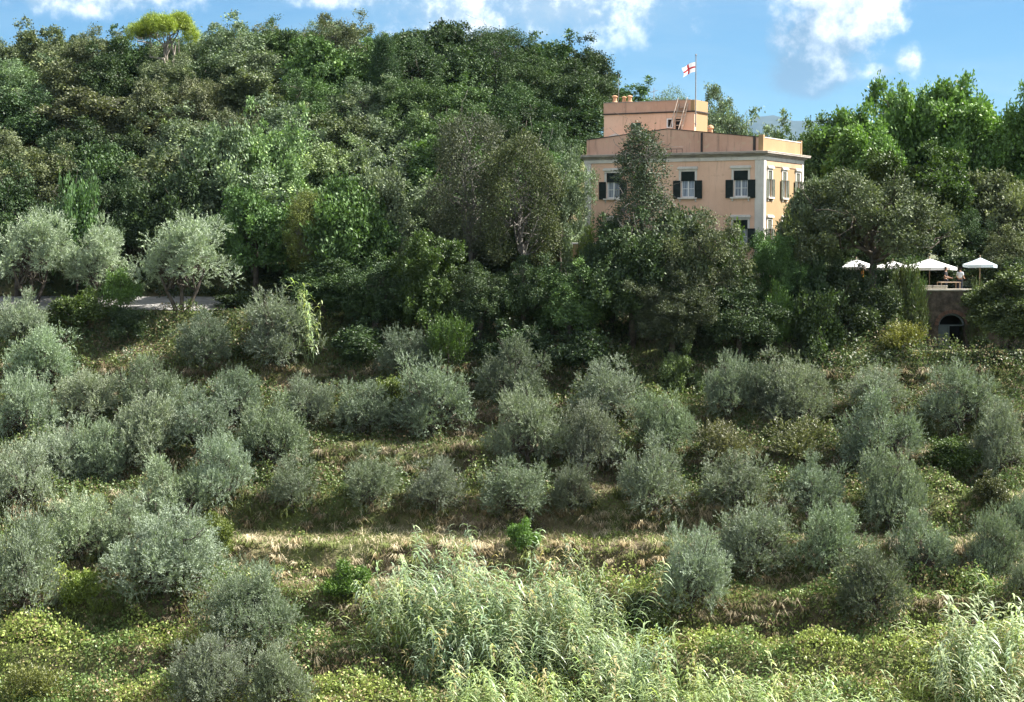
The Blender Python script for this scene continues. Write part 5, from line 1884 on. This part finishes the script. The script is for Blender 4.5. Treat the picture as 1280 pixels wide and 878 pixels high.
mid = p + out_d * (L_ * 0.30)[:, None] + np.array([[0, 0, 1.0]]) * (L_ * 0.55)[:, None]
tip = p + out_d * (L_ * 0.85)[:, None] + np.array([[0, 0, 1.0]]) * (L_ * g.uniform(0.0, 0.5, n))[:, None]
v = np.stack([p - side, p + side, mid + side, tip, mid - side], 1).reshape(-1, 3)
i0 = np.arange(n) * 5
q = np.stack([i0, i0 + 1, i0 + 2, i0 + 4], 1)
t_ = np.stack([i0 + 4, i0 + 2, i0 + 3], 1)
hue = g.random(len(xc))[:, None]
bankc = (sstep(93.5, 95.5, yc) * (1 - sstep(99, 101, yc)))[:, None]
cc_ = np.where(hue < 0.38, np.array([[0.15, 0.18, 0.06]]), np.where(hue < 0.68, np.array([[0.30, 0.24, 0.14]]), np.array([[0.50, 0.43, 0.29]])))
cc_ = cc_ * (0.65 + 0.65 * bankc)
c_ = np.repeat(cc_, k, axis=0) * np.clip(g.normal(1, 0.22, n), 0.4, 1.7)[:, None]
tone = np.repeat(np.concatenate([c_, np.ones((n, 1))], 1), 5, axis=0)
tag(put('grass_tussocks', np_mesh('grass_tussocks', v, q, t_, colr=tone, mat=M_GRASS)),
    'drooping tussocks of half dry grass hanging over the terrace edges', 'grass', kind='stuff')
print('tussocks', len(xc))

# green grass between
x, y, g = cover_points(130000, 403)
gg = fbm(x / 2.8, y / 2.0, 261, 3)
sel = (gg + g.normal(0, 0.05, len(x)) > 0.40) & keep_off(x, y)
x, y = x[sel], y[sel]
n = len(x)
st_ = fbm(x / 1.3, y / 1.3, 271, 2)[:, None]
c_ = (1 - st_) * np.array([[0.12, 0.16, 0.05]]) + st_ * np.array([[0.29, 0.32, 0.10]])
c_ = c_ * np.clip(g.normal(1, 0.25, n), 0.45, 1.6)[:, None]
v, q, t_, tone = blades(x, y, g, 0.15, 0.45, 0.022, 0.4, c_)
tag(put('green_grass', np_mesh('green_grass', v, q, t_, colr=tone, mat=M_GRASS)),
    'short green grass between the olive trees', 'grass', kind='stuff')

# undergrowth in the shade of the wood
g = np.random.default_rng(404)
n = 90000
y = g.uniform(113, 134, n)
x = g.uniform(-42, 44, n)
sel = ~((x < -11) & (y > 118.6) & (y < 124.6)) & ~((x > 26) & (y > 116)) & ~((y < 117) & (x < -12)) & (fbm(x / 3, y / 3, 281, 3) > 0.36)
sel &= ~((x > 4) & (y > 123.5))
x, y = x[sel], y[sel]
n = len(x)
mh = np.clip(fbm(x / 2.2, y / 2.2, 291, 3) - 0.2, 0, 1) * 2.6
z = H(x, y) + mh * g.random(n) ** 0.5
v, q = leaf_quads(np.stack([x, y, z], 1), rand_dirs(n, g), rand_dirs(n, g) * 0.8 + np.array([[0, -0.3, 0.7]]), g.uniform(0.16, 0.3, n), g.uniform(0.09, 0.16, n))
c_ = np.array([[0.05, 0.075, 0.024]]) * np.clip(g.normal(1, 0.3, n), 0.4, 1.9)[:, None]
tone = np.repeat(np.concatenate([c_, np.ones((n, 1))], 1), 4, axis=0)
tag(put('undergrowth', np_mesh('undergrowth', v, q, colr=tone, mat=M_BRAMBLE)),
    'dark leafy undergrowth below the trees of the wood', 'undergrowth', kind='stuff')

# ------------------------------------------------------------------ air between here and the mountains
M_HAZE = bpy.data.materials.new('haze')
M_HAZE.use_nodes = True
ht = NT(M_HAZE.node_tree)
ht.n.clear()
ho = ht.node('ShaderNodeOutputMaterial')
hv = ht.node('ShaderNodeVolumePrincipled')
hv.inputs['Color'].default_value = (0.46, 0.74, 1.0, 1)
hv.inputs['Density'].default_value = 0.000022
hv.inputs['Anisotropy'].default_value = 0.0
ht.l.new(hv.outputs[0], ho.inputs['Volume'])
ex = max(abs(gx[0]), gx[-1], abs(gy[0]), gy[-1]) + 50
zlo = float(ZZ.min()) - 1.0
hz = MB().box(-ex, ex, -ex, ex, zlo, 1150.0).build('haze', M_HAZE)
tag(hz, kind='stuff')
hz.display_type = 'WIRE'
